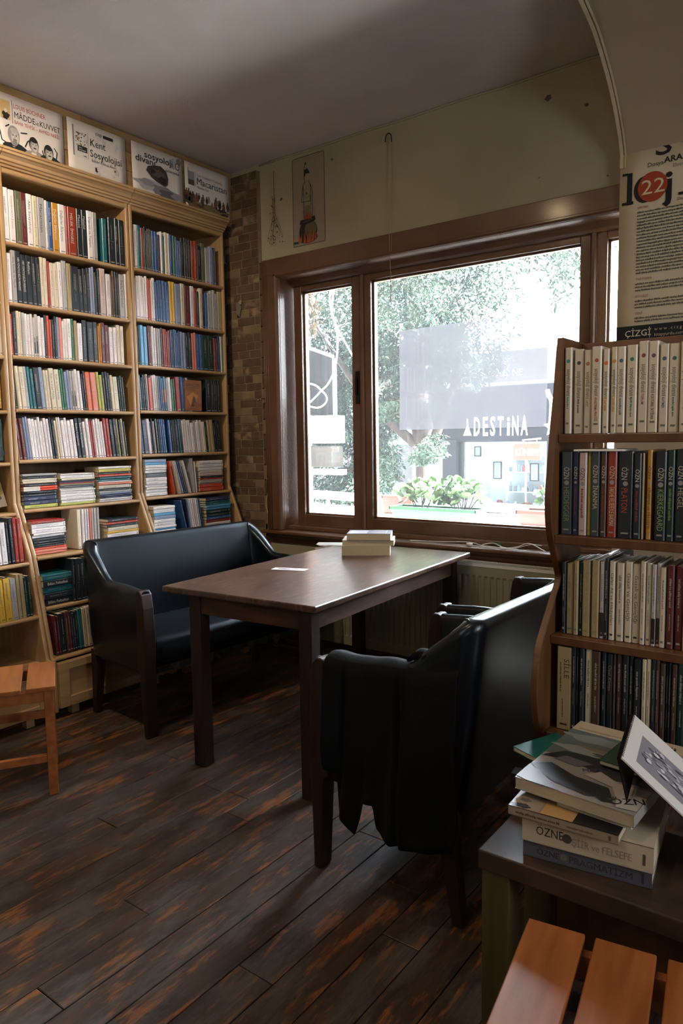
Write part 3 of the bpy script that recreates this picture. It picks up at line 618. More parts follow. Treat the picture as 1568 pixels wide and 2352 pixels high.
q.build('printed_picture', 'paper', e)
e, q, F = sheet('poster', (X0, 2.656, PZ+.001), pu, pv, .358, .262, 'white poster reading sosyoloji divanı with a dark rock floating over a grey cloud', 'poster', curl=.004)
for i, (a, c, r1, r2, co) in enumerate(((.30, .215, .045, .030, '#a9a5a8'), (.333, .235, .018, .018, '#77757a'), (.12, .055, .10, .030, '#a8a4a8'), (.22, .040, .09, .032, '#77767e'), (.25, .030, .07, .024, '#55555e'), (.31, .035, .04, .018, '#85838a'), (.10, .065, .05, .018, '#8b8990'))): F.blob(a, c, r1, r2, co, i)
F.text('sosyoloji', .085, .198, .050, '#232326', width=.20, bold=.005); F.text('divanı', .022, .166, .050, '#232326', width=.135, bold=.005)
F.poly([(.095, .130), (.108, .155), (.150, .170), (.198, .178), (.238, .160), (.252, .120), (.246, .085), (.225, .070), (.19, .080), (.165, .085), (.13, .100)], '#3c3633'); F.blob(.18, .13, .045, .025, '#544a44', 3); F.blob(.21, .10, .03, .02, '#26211f', 6); F.blob(.14, .135, .02, .015, '#2a2523', 8)
F.ell(.322, .208, .015, .021, '#6d4a42'); F.ell(.322, .208, .010, .015, '#c9bfb8'); F.text('15', .3145, .203, .014, '#333333'); F.text('KÜLTÜREL İKTİDAR', .235, .160, .015, '#252528', width=.10, bold=.01)
q.build('printed_picture', 'paper', e)
e, q, F = sheet('poster', (X0, 3.036, PZ+.003), pu, pv, .362, .262, 'white poster reading Macaristan above a painted crowd of riders, nearest the brick strip', 'poster', curl=.004)
F.text('Yurt Tutanların Yurdunda', .092, .196, .024, '#b09a86', width=.21); F.text('Macaristan', .090, .150, .056, '#3a4238', width=.245); F.text('Muzaffer Şen', .095, .128, .018, '#777268', width=.09)
F.rect(.080, .135, .0815, .22, '#777777'); F.rect(.028, .135, .072, .213, '#8c8f92'); F.rect(.028, .135, .072, .165, '#5a4636'); F.rect(.024, .135, .027, .23, '#555555')
F.poly([(.0, 0), (0, .062), (.06, .055), (.12, .045), (.20, .05), (.28, .04), (.36, .035), (.36, 0)], '#6b5842')
k0 = F.k
for i in range(46):
    F.k = k0 + (i % 8)*.5; a = rr.random()*.35; c = .045+rr.random()*.035; s_ = rr.uniform(.006, .013); co = rr.choice(('#4a3527', '#2e211a', '#6b4630', '#7a5b45', '#3b2a22', '#8f7a68'))
    F.blob(a, c, s_, s_*1.7, co, i, n=10); F.ell(a, c+s_*2.1, s_*.4, s_*.5, '#4a382c', n=8)
for i in range(14): F.blob(rr.random()*.34, .012+rr.random()*.03, .03, .008, rr.choice(('#3c2e22', '#51402f', '#7a6850')), i, n=12)
q.build('printed_picture', 'paper', e)

# ================================================================ LARGE POSTER ON THE COVE
e, q, F = sheet('poster', (-.981, 3.3895, 1.752), (1, 0, 0), (0, 0, 1), .70, .803, 'large cream poster with tall black lettering, an orange disc reading 22 and small print', 'poster', col='#d3c6a9')
ik = '#16191c'
F.text('S', .140, .768, .12, ik, bold=.01, width=.065, vmax=.802); F.text('O', .240, .768, .12, ik, bold=.01, width=.115, vmax=.802)
F.text('Dosya', .112, .728, .026, '#4a4740'); F.text('ARAŞTIRMA PRATİĞİ', .180, .732, .034, ik, bold=.02, width=.36); F.text('Eleştiriler, Araştırmalar', .215, .708, .020, '#8b8474')
F.text('l', .022, .590, .185, ik, bold=.02, width=.022); F.rect(.010, .588, .058, .600, ik); F.rect(.010, .712, .034, .722, ik); F.ell(.105, .640, .046, .056, ik, 30); F.ell(.108, .640, .024, .040, '#d3c6a9', 24)
F.text('j', .182, .590, .155, ik, bold=.02, width=.040); F.text('i', .255, .590, .155, ik, bold=.02, width=.024); F.rect(.240, .588, .295, .600, ik); F.text('d', .345, .590, .18, ik, bold=.02, width=.10); F.text('i', .48, .590, .155, ik, bold=.02, width=.024)
F.ell(.136, .645, .060, .062, '#a6401f', 36); F.text('22', .088, .617, .086, '#d9c9a8', width=.094)
F.text('Dosya Editörleri: Mehmet', .235, .568, .018, '#6a6558')
yy = .562; rs = random.Random(9)
for k_, nl in (('ORTAK', 20), ('TARTIŞMA', 3), ('SÖYLEŞİ', 3), ('YENİ', 3), ('KİTAPLIK', 5)):
    F.text(k_, .076, yy, .014, '#a65a3c'); yy -= .0185
    for j in range(nl):
        ln = rs.choice((.50, .46, .55, .30, .56)); F.words(.076, yy, ln, .0078, '#45413a', seed=int(yy*5000)); yy -= .0135
        if yy < .075: break
    yy -= .014
    if yy < .08: break
F.rect(0, 0, .70, .066, '#14181d'); F.text('ÇİZGİ', .036, .020, .038, '#d8cdb2', bold=.005); F.rect(.140, .010, .1425, .056, '#b5aa90'); F.text('w w w . c i z g i k i t a b e v i . c o m', .160, .038, .019, '#b8ad94'); F.text('kitapyurdu.com, babil.com, idefix.com', .160, .014, .019, '#b8ad94')
q.build('printed_picture', 'paper', e)
# ================================================================ BOOKS
CC = dict(W=('white', '#dfd8d7'), C=('cream', '#cfc3ac'), g=('light grey', '#a5a3a2'), K=('black', '#1d242b'), T=('teal', '#1f6069'), O=('orange-red', '#b8432a'), R=('red', '#97322a'),
          B=('blue', '#2c5488'), b=('sky blue', '#4c93bd'), L=('pale blue', '#8491ac'), Y=('yellow', '#cfa53c'), A=('mustard', '#b9822c'), N=('navy', '#27304f'), M=('maroon', '#5c2426'),
          E=('green', '#25654a'), V=('lime green', '#a8ab52'), P=('pinkish grey', '#bfa9a3'), J=('salmon pink', '#cf7661'), H=('orange', '#cc5f38'), D=('brown', '#4b3628'), S=('tan', '#a3916c'),
          X=('dark green', '#173029'), Q=('rust red', '#8f3420'), F=('photo-printed', '#bdb5b0'), I=('flame-printed', '#4c7ba6'), U=('plum', '#453c50'), s=('slate grey', '#3e484c'), Z=('orange and cream', '#d8452a'), v=('yellow-olive', '#b5a44a'), o=('olive grey', '#5b5d48'))
LIGHT = set('WCgLYVPJSbFAvH')
def ink_of(c): return '#6d6a6c' if c in 'WCgPFS' else ('#4a5560' if c in 'LYVvbA' else '#a09c98')
def book_mb(t, h, d, c, title=None, seed=0, big=False, tcol=None, subcol=None):
    """upright book: spine faces +x, thickness 0..t along y, height 0..h"""
    q = MB(); col = lin(CC[c][1]); rr = random.Random(seed); j = rr.uniform(.90, 1.06); col = tuple(min(1, x*j) for x in col[:3]) + (1,)
    r = min(.003, t*.25); bt = .0012
    q.prism([(0, r), (-r, 0), (-d, 0), (-d, bt), (-.0035, bt), (-.0035, t-bt), (-d, t-bt), (-d, t), (-r, t), (0, t-r)], 0, h, 'Z', 0, col)
    q.box(-d+.0015, -.003, bt, t-bt, .0015, h-.0015, 1, (1, 1, 1, .99))
    F = Flat(q, (0, t/2, h), (0, 0, -1), (0, 1, 0)); w = t/2
    F.n = Vector((1, 0, 0)); ik = tcol or ink_of(c)
    if c == 'F': F.rect(h*.62, -w+r, h*.9, w-r, '#22262c'); F.rect(h*.5, -w+r, h*.62, w-r, '#77716c')
    if c == 'I': F.rect(h*.35, -w+r, h*.75, w-r, '#c8763c'); F.rect(h*.75, -w+r, h, w-r, '#2b2e38')
    if c == 'Z': F.rect(0, -w, h*.48, w, '#d2c8bd')
    if title:
        F.text(title, h*.12, -t*.22, min(t*.62, .02), {'#6d6a6c': '#35353a', '#a09c98': '#cfcac4', '#4a5560': '#e2dccf'}[ik], width=min(h*.62, len(title)*t*.36))
    elif t > .009:
        th = min(t*.20, .0036); ln = h*rr.uniform(.28, .5); a = h*rr.uniform(.10, .17)
        F.words(a, -th/2 + (th*.9 if t > .022 and rr.random() < .5 else 0), ln, th, ik, seed)
        if t > .02 and rr.random() < .6: F.words(a, -th*1.6, ln*.9, th*.8, ik, seed+1)
        if rr.random() < .6: F.rect(a+ln+.006, -w*.55, a+ln+.0075, w*.55, ik)
        F.words(a+ln+.014, -th*.35, h*.16, th*.6, ik, seed+2)
    elif t > .006: F.words(h*.14, -t*.09, h*.5, t*.18, ik, seed)
    if t > .006 and h > .15: F.rect(h*.945, -w*.62, h*.963, w*.62, ik)
    return q
PG = [] # candidates
def cand(mw, t, h, d, c, title, seed, where, group, shelfname):
    p = mw.translation; view = Vector((0, 0, 1.34)) - p; n = (mw.to_3x3() @ Vector((1, 0, 0))); sc = t*h*max(n.dot(view.normalized()), .05)/view.length_squared
    if title: sc *= 1.5
    PG.append((sc, mw, t, h, d, c, title, seed, where, group, shelfname))
BAY = {'middle': 'middle bay', 'window': 'bay beside the bricks', 'near': 'bay cut off by the photo edge'}
ROWS = [
("middle top",2.306,-3.4,0.235,"top","1906,31,W;1940,30,W;1973,28,o;2002,28,M;2033,28,W,Afet Sosyolojisi;2063,24,C;2089,38,g,Macaristan;2128,15,W;2144,21,B,Değerler Bilançosu;2167,33,A,Değerler Bilançosu;2203,36,W,Değerler Bilançosu;2241,12,R;2255,48,Q,MELEK İMGESİ;2305,30,K,Maksûd;2336,30,K,Maksûd;2368,31,W,Deprem ve Toplum;2401,27,g;2430,64,T;2497,40,K;2539,23,K;2565,33,K"),
("middle 2",2.021,-3.4,0.235,"second","1908,27,W;1936,22,g,Göç Kimlik ve Müzik;1960,24,K,HER YÖNÜYLE BİLİM MERKEZİ;1986,24,K,HER YÖNÜYLE BİLİM MERKEZİ;2011,28,K,Reklam;2041,22,K;2064,20,K;2086,17,C;2105,18,C;2124,12,R;2138,21,C;2160,21,C;2182,22,W;2206,23,g;2232,23,S;2256,47,K;2304,21,K;2326,24,K;2351,17,K;2368,14,L;2384,11,L;2397,15,K;2414,14,K;2429,34,P;2469,27,W;2496,13,D;2510,13,D;2524,14,K;2540,14,K;2555,33,g,İrade Kavramları;2590,13,W"),
("middle 3",1.768,-3.4,0.205,"third","1909,13,O;1923,20,K;1944,14,C;1958,13,C;1972,16,g;1988,13,W;2002,13,W;2016,11,W;2028,14,F;2042,14,F;2057,16,W;2073,16,W;2090,12,K;2104,15,O;2119,12,O;2132,13,K;2145,13,K;2159,12,L;2172,16,J;2189,12,W;2202,15,W;2218,22,W;2242,15,E;2259,17,S;2278,27,W;2308,26,K;2339,35,K;2375,25,K;2402,8,A;2412,8,A;2421,24,M;2446,26,M;2475,23,W;2500,20,W;2521,22,C;2545,23,C"),
("middle 4",1.511,-3.4,0.205,"fourth","1914,13,K;1928,5,S;1934,17,C;1952,24,C;1976,17,g;1994,15,T;2010,17,T;2029,28,K;2058,20,L;2080,14,C;2095,15,C;2112,28,C,Kadın ve Sosyal Politika;2140,28,C,Kadın ve Sosyal Politika;2169,13,E;2183,13,E;2197,15,L;2213,15,L;2230,12,F;2243,14,F;2259,17,W;2277,16,W;2295,11,K;2307,11,K;2322,28,H;2354,34,J;2390,17,V;2408,18,V;2428,14,K;2444,14,K;2459,15,K;2476,16,C;2494,29,C;2525,12,X;2538,13,X;2552,13,X"),
("middle 5",1.26,-3.4,0.205,"fifth","1916,6,S;1923,17,M;1942,18,M;1962,12,L;1974,13,L;1989,18,W;2008,16,W;2026,14,W;2041,14,W;2056,14,W;2071,15,W;2087,14,W;2103,12,K;2117,13,K;2132,11,C;2144,11,C;2156,12,W;2170,18,W;2189,16,W;2207,19,W;2227,19,W;2248,20,K,Bedeni Kurgulamak;2271,22,K,Bedeni Kurgulamak;2296,17,W;2315,19,W;2335,11,R;2347,11,R;2360,15,W;2376,16,W;2393,12,W;2406,14,W;2423,18,R;2443,18,R;2464,22,K;2487,21,K;2509,11,V;2522,14,N;2537,15,S;2553,13,X"),
("window 1",2.314,-3.4,0.225,"top","2646,16,U;2665,21,W;2688,22,T;2712,14,Q;2727,9,K;2737,9,K;2748,8,K;2757,10,K;2767,9,K;2777,11,K;2789,19,B;2809,21,B;2831,19,U;2851,14,W;2866,15,T;2883,21,C;2906,13,W;2921,10,B;2931,9,B;2943,17,E;2962,13,B;2976,13,B;2991,12,B;3005,22,K;3028,16,K;3046,16,K;3063,18,K;3083,24,Q;3109,22,Q;3133,32,K;3167,29,o;3198,33,g;3231,27,L;3260,13,U;3274,12,U"),
("window 2",2.036,-3.4,0.225,"second","2644,19,W;2664,23,W;2688,26,W;2716,13,W;2731,13,W;2745,10,O;2755,10,O;2768,12,W;2782,16,W;2800,15,B;2817,15,B;2833,19,B;2854,21,B;2876,25,B;2904,20,Y;2926,18,Y;2947,40,L;2990,28,C;3022,39,M;3066,28,W;3096,19,R;3117,18,X;3139,24,C;3164,17,K;3183,20,B;3205,22,g;3229,18,g;3248,21,g;3270,21,g;3293,31,S"),
("window 3",1.778,-3.4,0.205,"third","2651,9,N;2661,8,K;2671,9,K;2682,23,b;2708,25,b;2736,12,M;2749,12,M;2763,17,W;2782,15,W;2799,14,g;2813,14,g;2829,13,K;2844,14,R;2859,12,R;2874,12,R;2887,10,R;2900,11,B;2913,10,K;2925,13,B;2938,12,B;2951,12,B;2964,10,B;2979,19,L;3000,17,L;3018,24,K;3043,21,K;3068,16,J;3085,15,J;3102,26,B;3129,20,B;3153,47,X;3202,43,X;3248,18,Q;3269,16,N;3285,16,N;3303,15,C;3320,17,T"),
("window 4",1.522,-3.4,0.205,"fourth","2649,8,W;2660,19,T;2680,9,K;2691,11,K;2703,11,K;2716,12,g;2731,24,O;2758,13,W;2772,13,W;2786,13,g;2800,10,L;2812,13,B;2826,13,I;2841,16,I;2859,16,g;2876,20,W;2897,16,E;2914,12,E;2931,33,R;2969,20,B;2991,21,B;3013,16,g;3031,18,W"),
("window 4b",1.522,-3.4,0.2,"fourth","3170,40,K;3213,20,K;3234,15,K;3251,15,K;3268,16,K"),
("window 5",1.272,-3.4,0.205,"fifth","2658,22,N;2681,31,N;2714,20,W;2735,10,K;2747,10,K;2758,11,g;2772,17,K;2791,10,K;2804,12,B;2817,13,B;2831,16,B;2871,18,B;2892,9,K;2902,8,K;2912,8,K;2922,10,K;2932,11,K;2945,11,T;2957,14,K;2975,17,W;2994,16,W;3012,31,W;3046,23,W;3072,12,g;3085,12,W;3098,12,W;3111,12,g;3124,12,W;3137,21,C;3160,19,K;3182,21,S;3206,24,S;3233,19,K;3255,34,K"),
("near 3",1.764,-3.4,0.24,"third","1844,7,W;1851,17,W"),
("near 8",0.515,-3.225,0.215,"eighth","1658,8,E;1668,15,V;1684,27,Y;1713,32,Y;1721,17,K;1745,29,g;1776,16,S;1794,18,S;1813,17,X;1831,15,X"),
("near 7",0.775,-3.275,0.215,"seventh","1697,17,W;1715,21,W;1738,27,W;1766,14,K;1782,18,K;1801,19,R;1821,21,R"),
("middle 8b",0.544,-3.22,0.23,"eighth","2062,15,K;2079,29,K;2109,22,K;2132,19,K;2153,19,K"),
("middle 9",0.31,-3.18,0.2,"lowest","1928,16,M;1946,9,M;1956,31,K;1988,16,D;2005,13,M;2018,10,K;2029,14,K;2044,13,K;2058,12,T;2071,13,T;2085,20,C;2107,21,C;2130,19,C"),
]
HT = {'middle top': .248, 'middle 2': .246, 'middle 3': .213, 'middle 4': .211, 'middle 5': .211, 'window 1': .235, 'window 2': .240, 'window 3': .222, 'window 4': .204, 'window 4b': .20, 'window 5': .200, 'near 3': .235}
LN = {'middle 4': 3.8, 'middle 5': 5.2, 'window 3': 1.0, 'window 4': 2.8, 'window 5': 5.0, 'near 8': 3, 'near 7': 2.5, 'middle 9': 3}
sd = 100
for key, z0, x, h, shelf, data in ROWS:
    bay = key.split()[0]; h = HT.get(key, h); ln = math.radians(LN.get(key, 0)); n = 0; rr = random.Random(key)
    for it in data.split(';'):
        p = it.split(','); y, t, c = int(p[0])/1000, int(p[1])/1000, p[2]; ti = p[3] if len(p) > 3 else None; n += 1; sd += 1
        hh = h * (1 + (rr.uniform(-.035, .02) if ti or rr.random() < .7 else rr.uniform(-.10, -.05)))
        if c == 'T' and t > .06:   # one leaning volume with its dark side showing
            t = .028; y += .030
        t = max(t - .0006, .004)
        mw = Matrix.Translation((x - .012 - rr.uniform(0, .004), y, z0 + .0008)) @ Matrix.Rotation(ln, 4, 'X')
        if ln: mw = Matrix.Translation((0, 0, t*math.sin(-ln)*0)) @ mw
        cand(mw, t*math.cos(ln), hh*math.cos(ln) if ln else hh, .145, c, ti, sd, (n, shelf, bay), f'paperbacks on the {shelf} shelf of the {BAY[bay]}', shelf)
# flat stacks:  key, y0, y1, z0, z1, x front, codes bottom..top given top..bottom with relative thickness
STK = [
('middle', 'sixth', 'heap nearest the left upright', 1.914, 2.100, 1.018, 1.190, -3.385, 'g22 K25 C24 C24 K30 Z22 Z22 K26 K28 N42 N42 V35'),
('middle', 'sixth', 'middle heap', 2.114, 2.322, 1.018, 1.182, -3.385, 'W15 W35 C22 K14 N12 R14 S14 s25 W20 W20 W30 W30 W35 W30 V26'),
('middle', 'sixth', 'heap nearest the right upright', 2.345, 2.562, 1.018, 1.209, -3.385, 'W22 v35 K22 O25 T24 T24 W14 J24 C40 K22 g20 L18 N20 N20 W18 W18'),
('middle', 'seventh', 'tall heap at the left end', 1.912, 2.096, .790, .960, -3.322, 'R35 W55 W55 W25 W30 K32 K32 K24 K24 O28 J30 J28'),
('middle', 'seventh', 'low heap at the right end', 2.340, 2.545, .790, .928, -3.322, 'K28 O24 K26 C35 Y22 W40 W30 W30'),
('middle', 'eighth', 'dim heap beside the sofa', 1.905, 2.085, .547, .700, -3.240, 'T30 K34 T33 K30 K35'),
('window', 'sixth', 'pale heap at the left end', 2.655, 2.812, 1.026, 1.240, -3.385, 'L40 b32 W35 W30 W35 s55 W45 W45 W30 W30 W40 W45'),
('window', 'sixth', 'heap at the brick end', 3.070, 3.270, 1.028, 1.219, -3.385, 'W40 W40 W40 C30 P35 K24 R20 g15 C18 g15 O45 O45'),
('window', 'seventh', 'pale heap at the left end', 2.660, 2.822, .795, .968, -3.330, 'W35 W50 b35 L45 W35 W45 W30 b25 W35 W40'),
('window', 'seventh', 'green and blue heap at the brick end', 3.062, 3.275, .795, .990, -3.330, 'N40 T30 T25 b30 b30 X45 X45 B35 R40 W40 W40'),
('near', 'seventh', 'heap cut by the photo edge', 1.640, 1.822, .786, .972, -3.322, 'g30 g30 C32 v36 K50 K50 C26 C26 C40 C40'),
]
TI = {('middle', 'eighth', 1): 'Bilim Felsefesi', ('middle', 'eighth', 4): 'Bilim Felsefesi', ('window', 'sixth', 6): 'yönetişim', ('window', 'sixth', 7): 'yönetişim'}
for bay, shelf, hp, y0, y1, z0, z1, x, codes in STK:
    L = [(c[0], int(c[1:])) for c in codes.split()]; tot = sum(t for _, t in L); z = z1; n = 0; rr = random.Random(hp+shelf)
    for i, (c, t) in enumerate(L):
        t = t/tot*(z1-z0); z -= t; sd += 1; n += 1; w = (y1-y0)*rr.uniform(.94, 1.0); o = rr.uniform(0, (y1-y0)-w)
        mw = Matrix(((1, 0, 0, x - rr.uniform(0, .008)), (0, 0, -1, y0 + o + w), (0, 1, 0, z + .0004), (0, 0, 0, 1)))
        # local z (book height) -> -Y, local y (thickness) -> +Z
        cand(mw, t - .0006, w, .135, c, TI.get((bay, shelf, i)), sd, (n, shelf, bay, hp), f'books lying flat, {hp}, {shelf} shelf, {BAY[bay]}', shelf)
# leaning and upright groups between the heaps
def lean_group(bay, shelf, x, z0, L, hp, hgt):
    global sd
    for n, (y, t, c, deg, h) in enumerate(L, 1):
        sd += 1; mw = Matrix.Translation((x, y, z0)) @ Matrix.Rotation(math.radians(deg), 4, 'X')
        cand(mw, t, h, .14, c, None, sd, (n, shelf, bay, hp), f'books {hp}, {shelf} shelf, {BAY[bay]}', shelf)
lean_group('middle', 'seventh', -3.325, .792, [(2.160, .022, 'C', 0, .205), (2.189, .014, 'W', 0, .205), (2.206, .012, 'W', 0, .205), (2.221, .010, 'W', 0, .205), (2.234, .011, 'J', 0, .205), (2.247, .011, 'P', 0, .205), (2.261, .016, 'g', 0, .205), (2.280, .014, 'g', 0, .207)], 'standing between the two heaps', .2)
lean_group('window', 'sixth', -3.39, 1.027, [(2.868, .006, 'O', 10, .20), (2.908, .005, 'C', 14, .205), (2.917, .005, 'C', 14, .205), (2.930, .010, 'L', 16, .205), (2.945, .010, 'N', 16, .20), (2.958, .010, 'N', 16, .20), (2.990, .012, 'W', 16, .205), (3.025, .010, 'g', 5, .21), (3.040, .009, 'W', 4, .19)], 'leaning between the two heaps', .2)
lean_group('window', 'seventh', -3.335, .796, [(2.905, .007, 'B', 13, .20), (2.930, .008, 'N', 8, .20), (2.941, .011, 'L', 8, .20), (2.956, .011, 'W', 8, .2), (2.971, .011, 'W', 8, .2), (2.986, .011, 'P', 8, .2), (3.001, .010, 'W', 8, .2), (3.015, .010, 'L', 8, .2), (3.029, .010, 'N', 8, .2)], 'leaning between the two heaps', .2)
# right-hand bookcase
RB = [
('r0', 1.3455, 1.835, .213, 'top', 'sosyoloji divanı', '-658,19,C;-635,24,C;-609,18,C;-590,25,C;-563,16,C;-543,15,C;-529,20,C;-507,25,C;-480,23,C;-457,23,C;-432,21,C;-411,23,C;-386,22,C;-363,22,C;-340,22,C'),
('r1', 1.0905, 1.805, .213, 'second', None, '-653,29,s,ÖZNE HEIDEGGER,7f8f62;-623,15,N,ÖZNE,c8c2b8;-607,20,P,ÖZNE,5a4a44;-586,8,v;-577,22,s,ÖZNE İNANMA,c9b99a;-554,16,D,ÖZNE,b8a88e;-537,23,Q,ÖZNE TARİHE FELSEFEYLE BAKMAK,d8c6a8;-512,36,K,ÖZNE PLATON,b0482c;-476,19,K,ÖZNE,c8c2b8;-456,5,S;-446,12,A,ÖZNE SİNEMA ve FELSEFE,5a3a14;-427,25,K,ÖZNE KIERKEGAARD,8f9a6a;-402,18,X,ÖZNE,9ab06a;-383,23,K,ÖZNE HEGEL,a8a890;-358,22,K,ÖZNE,c8c2b8'),
('r2', .8355, 1.795, .200, 'third', None, '-642,10,K;-631,17,S;-612,12,S;-599,9,X;-590,20,S,Kur’ân’da Kültürel Hayat,8a8a60;-567,19,S,Kur’ân’da Kültürel Hayat,8a8a60;-547,11,F;-536,10,K;-524,14,C,Câfer Ali ve Hikâyeleri,3a3630;-507,18,C;-487,17,C,Gazali ve Gençliği,3a3630;-470,17,C,Gazali ve Gençliği,3a3630;-451,12,C;-438,12,C;-425,10,F;-415,9,F;-406,13,C;-391,16,M;-373,17,M;-355,18,C;-336,16,C'),
('r3', .592, 1.765, .222, 'fourth', None, '-642,38,S,SİLLE,3c3826;-603,10,K;-592,6,K;-584,13,K;-570,16,C;-553,20,D;-530,11,K;-518,15,K,Özel Kimya,8a8274;-502,6,D;-494,13,D;-480,15,K;-464,9,K;-453,17,K;-434,10,C;-424,10,C;-412,8,K;-404,9,D;-394,12,D;-381,5,K;-375,5,K;-368,12,D;-356,16,X;-338,16,K'),
]
DOT = ('#3f8a8c', '#2c3446', '#a0672e', '#a8432a', '#d0612f', '#b98a35', '#3d5a80', '#2d7050', '#76302a', '#5a403a', '#46546e', '#2c6450', '#7a4a30', '#35506a', '#6a3a2a')
SUBT = ('', '', 'AFET', 'ARAŞTIRMA PRATİĞİ', '', '', '', '', 'TOPLUM', 'KÜLTÜREL İKTİDAR', 'KATMER', '', '', '', '')
RBOOKS = []
for key, z0, y, h, shelf, series, data in RB:
    for n, it in enumerate(data.split(';')):
        p = it.split(','); x, t, c = int(p[0])/1000, int(p[1])/1000-.001, p[2]; ti = p[3] if len(p) > 3 else None; rr = random.Random(key+str(n)); sd += 1
        hh = h*(1+rr.uniform(-.04, .02)); hh = hh*.94 if key == 'r2' and n in (0, 1, 2, 3) else hh
        RBOOKS.append((x, y + rr.uniform(0, .006), z0, t, hh, c, ti, ('#'+p[4]) if len(p) > 4 else None, n, key, shelf))
def label_book(c, where, title):
    col = CC[c][0]; bay = BAY[where[2]]; n = where[0]
    tt = f' titled {title}' if title and len(title.split()) < 3 else ''
    if len(where) > 3:
        lb = f'{col} book{tt}, {ordinal(n)} from ' + ('the left' if 'between' in where[3] else 'the top') + f', {where[3]}, {where[1]} shelf, {bay}'
        if len(lb.split()) > 15: lb = f'{col} book, {ordinal(n)} from ' + ('left' if 'between' in where[3] else 'top') + f', {where[3]}, {where[1]} shelf, {bay}'
    else: lb = f'{col} book{tt}, {ordinal(n)} from the left, {where[1]} shelf, {bay}'
    return lb
BC = {'middle': 'middle bay', 'window': 'brick-side bay', 'near': 'cut-off bay'}
BAY = BC
PG.sort(key=lambda r: -r[0])
KEEP = 298 - len(RBOOKS) - 16
def place(mbk, mw, **k):
    o = mbk.build('book', ['ink', 'pages'], **k); o.matrix_world = mw; return o
mass = MB()
for i, (sc, mw, t, h, d, c, ti, seed, where, group, sh) in enumerate(PG):
    q = book_mb(t, h, d, c, ti, seed)
    if i < KEEP: place(q, mw, label=label_book(c, where, ti), cat='book', group=group)
    else:
        off = len(mass.v); mass.v += [tuple(mw @ Vector(p)) for p in q.v]; mass.f += [tuple(a+off for a in f) for f in q.f]; mass.m += q.m; mass.c += q.c
def fill(mw_of, a, b_, h, seed):
    rr = random.Random(seed); u = a
    while u < b_ - .03:
        t = rr.uniform(.012, .03); q = book_mb(t-.0006, h*rr.uniform(.92, 1.02), .13, rr.choice('WWCgKKTRBLNMESOX'), None, int(u*9999)); mw = mw_of(u); u += t
        off = len(mass.v); mass.v += [tuple(mw @ Vector(p)) for p in q.v]; mass.f += [tuple(k_+off for k_ in f) for f in q.f]; mass.m += q.m; mass.c += q.c
for z0, x, h, e_ in ((2.304, -3.415, .24, 1.84), (2.020, -3.415, .24, 1.84), (1.767, -3.415, .205, 1.70), (1.509, -3.415, .20, 1.68), (1.253, -3.415, .20, 1.68), (1.008, -3.40, .17, 1.64), (.775, -3.34, .19, 1.60), (.518, -3.27, .20, 1.62)):
    fill(lambda u, x=x, z0=z0: Matrix.Translation((x, u, z0)), 1.17, e_, h, int(z0*100))
for z0, y, h, s_ in ((1.3455, 1.84, .20, -.30), (1.0905, 1.81, .20, -.32), (.8355, 1.80, .19, -.31), (.592, 1.77, .20, -.31)):
    fill(lambda u, y=y, z0=z0: Matrix.Translation((u, y, z0)) @ Matrix.Rotation(-PI/2, 4, 'Z'), s_, .01, h, int(z0*77))
mass.build('packed_books', ['ink', 'pages'], kind='stuff', label='thin paperbacks packed into the remaining places of all the bookcases', cat='books', group='remaining paperbacks')
RZ = Matrix.Rotation(-PI/2, 4, 'Z')
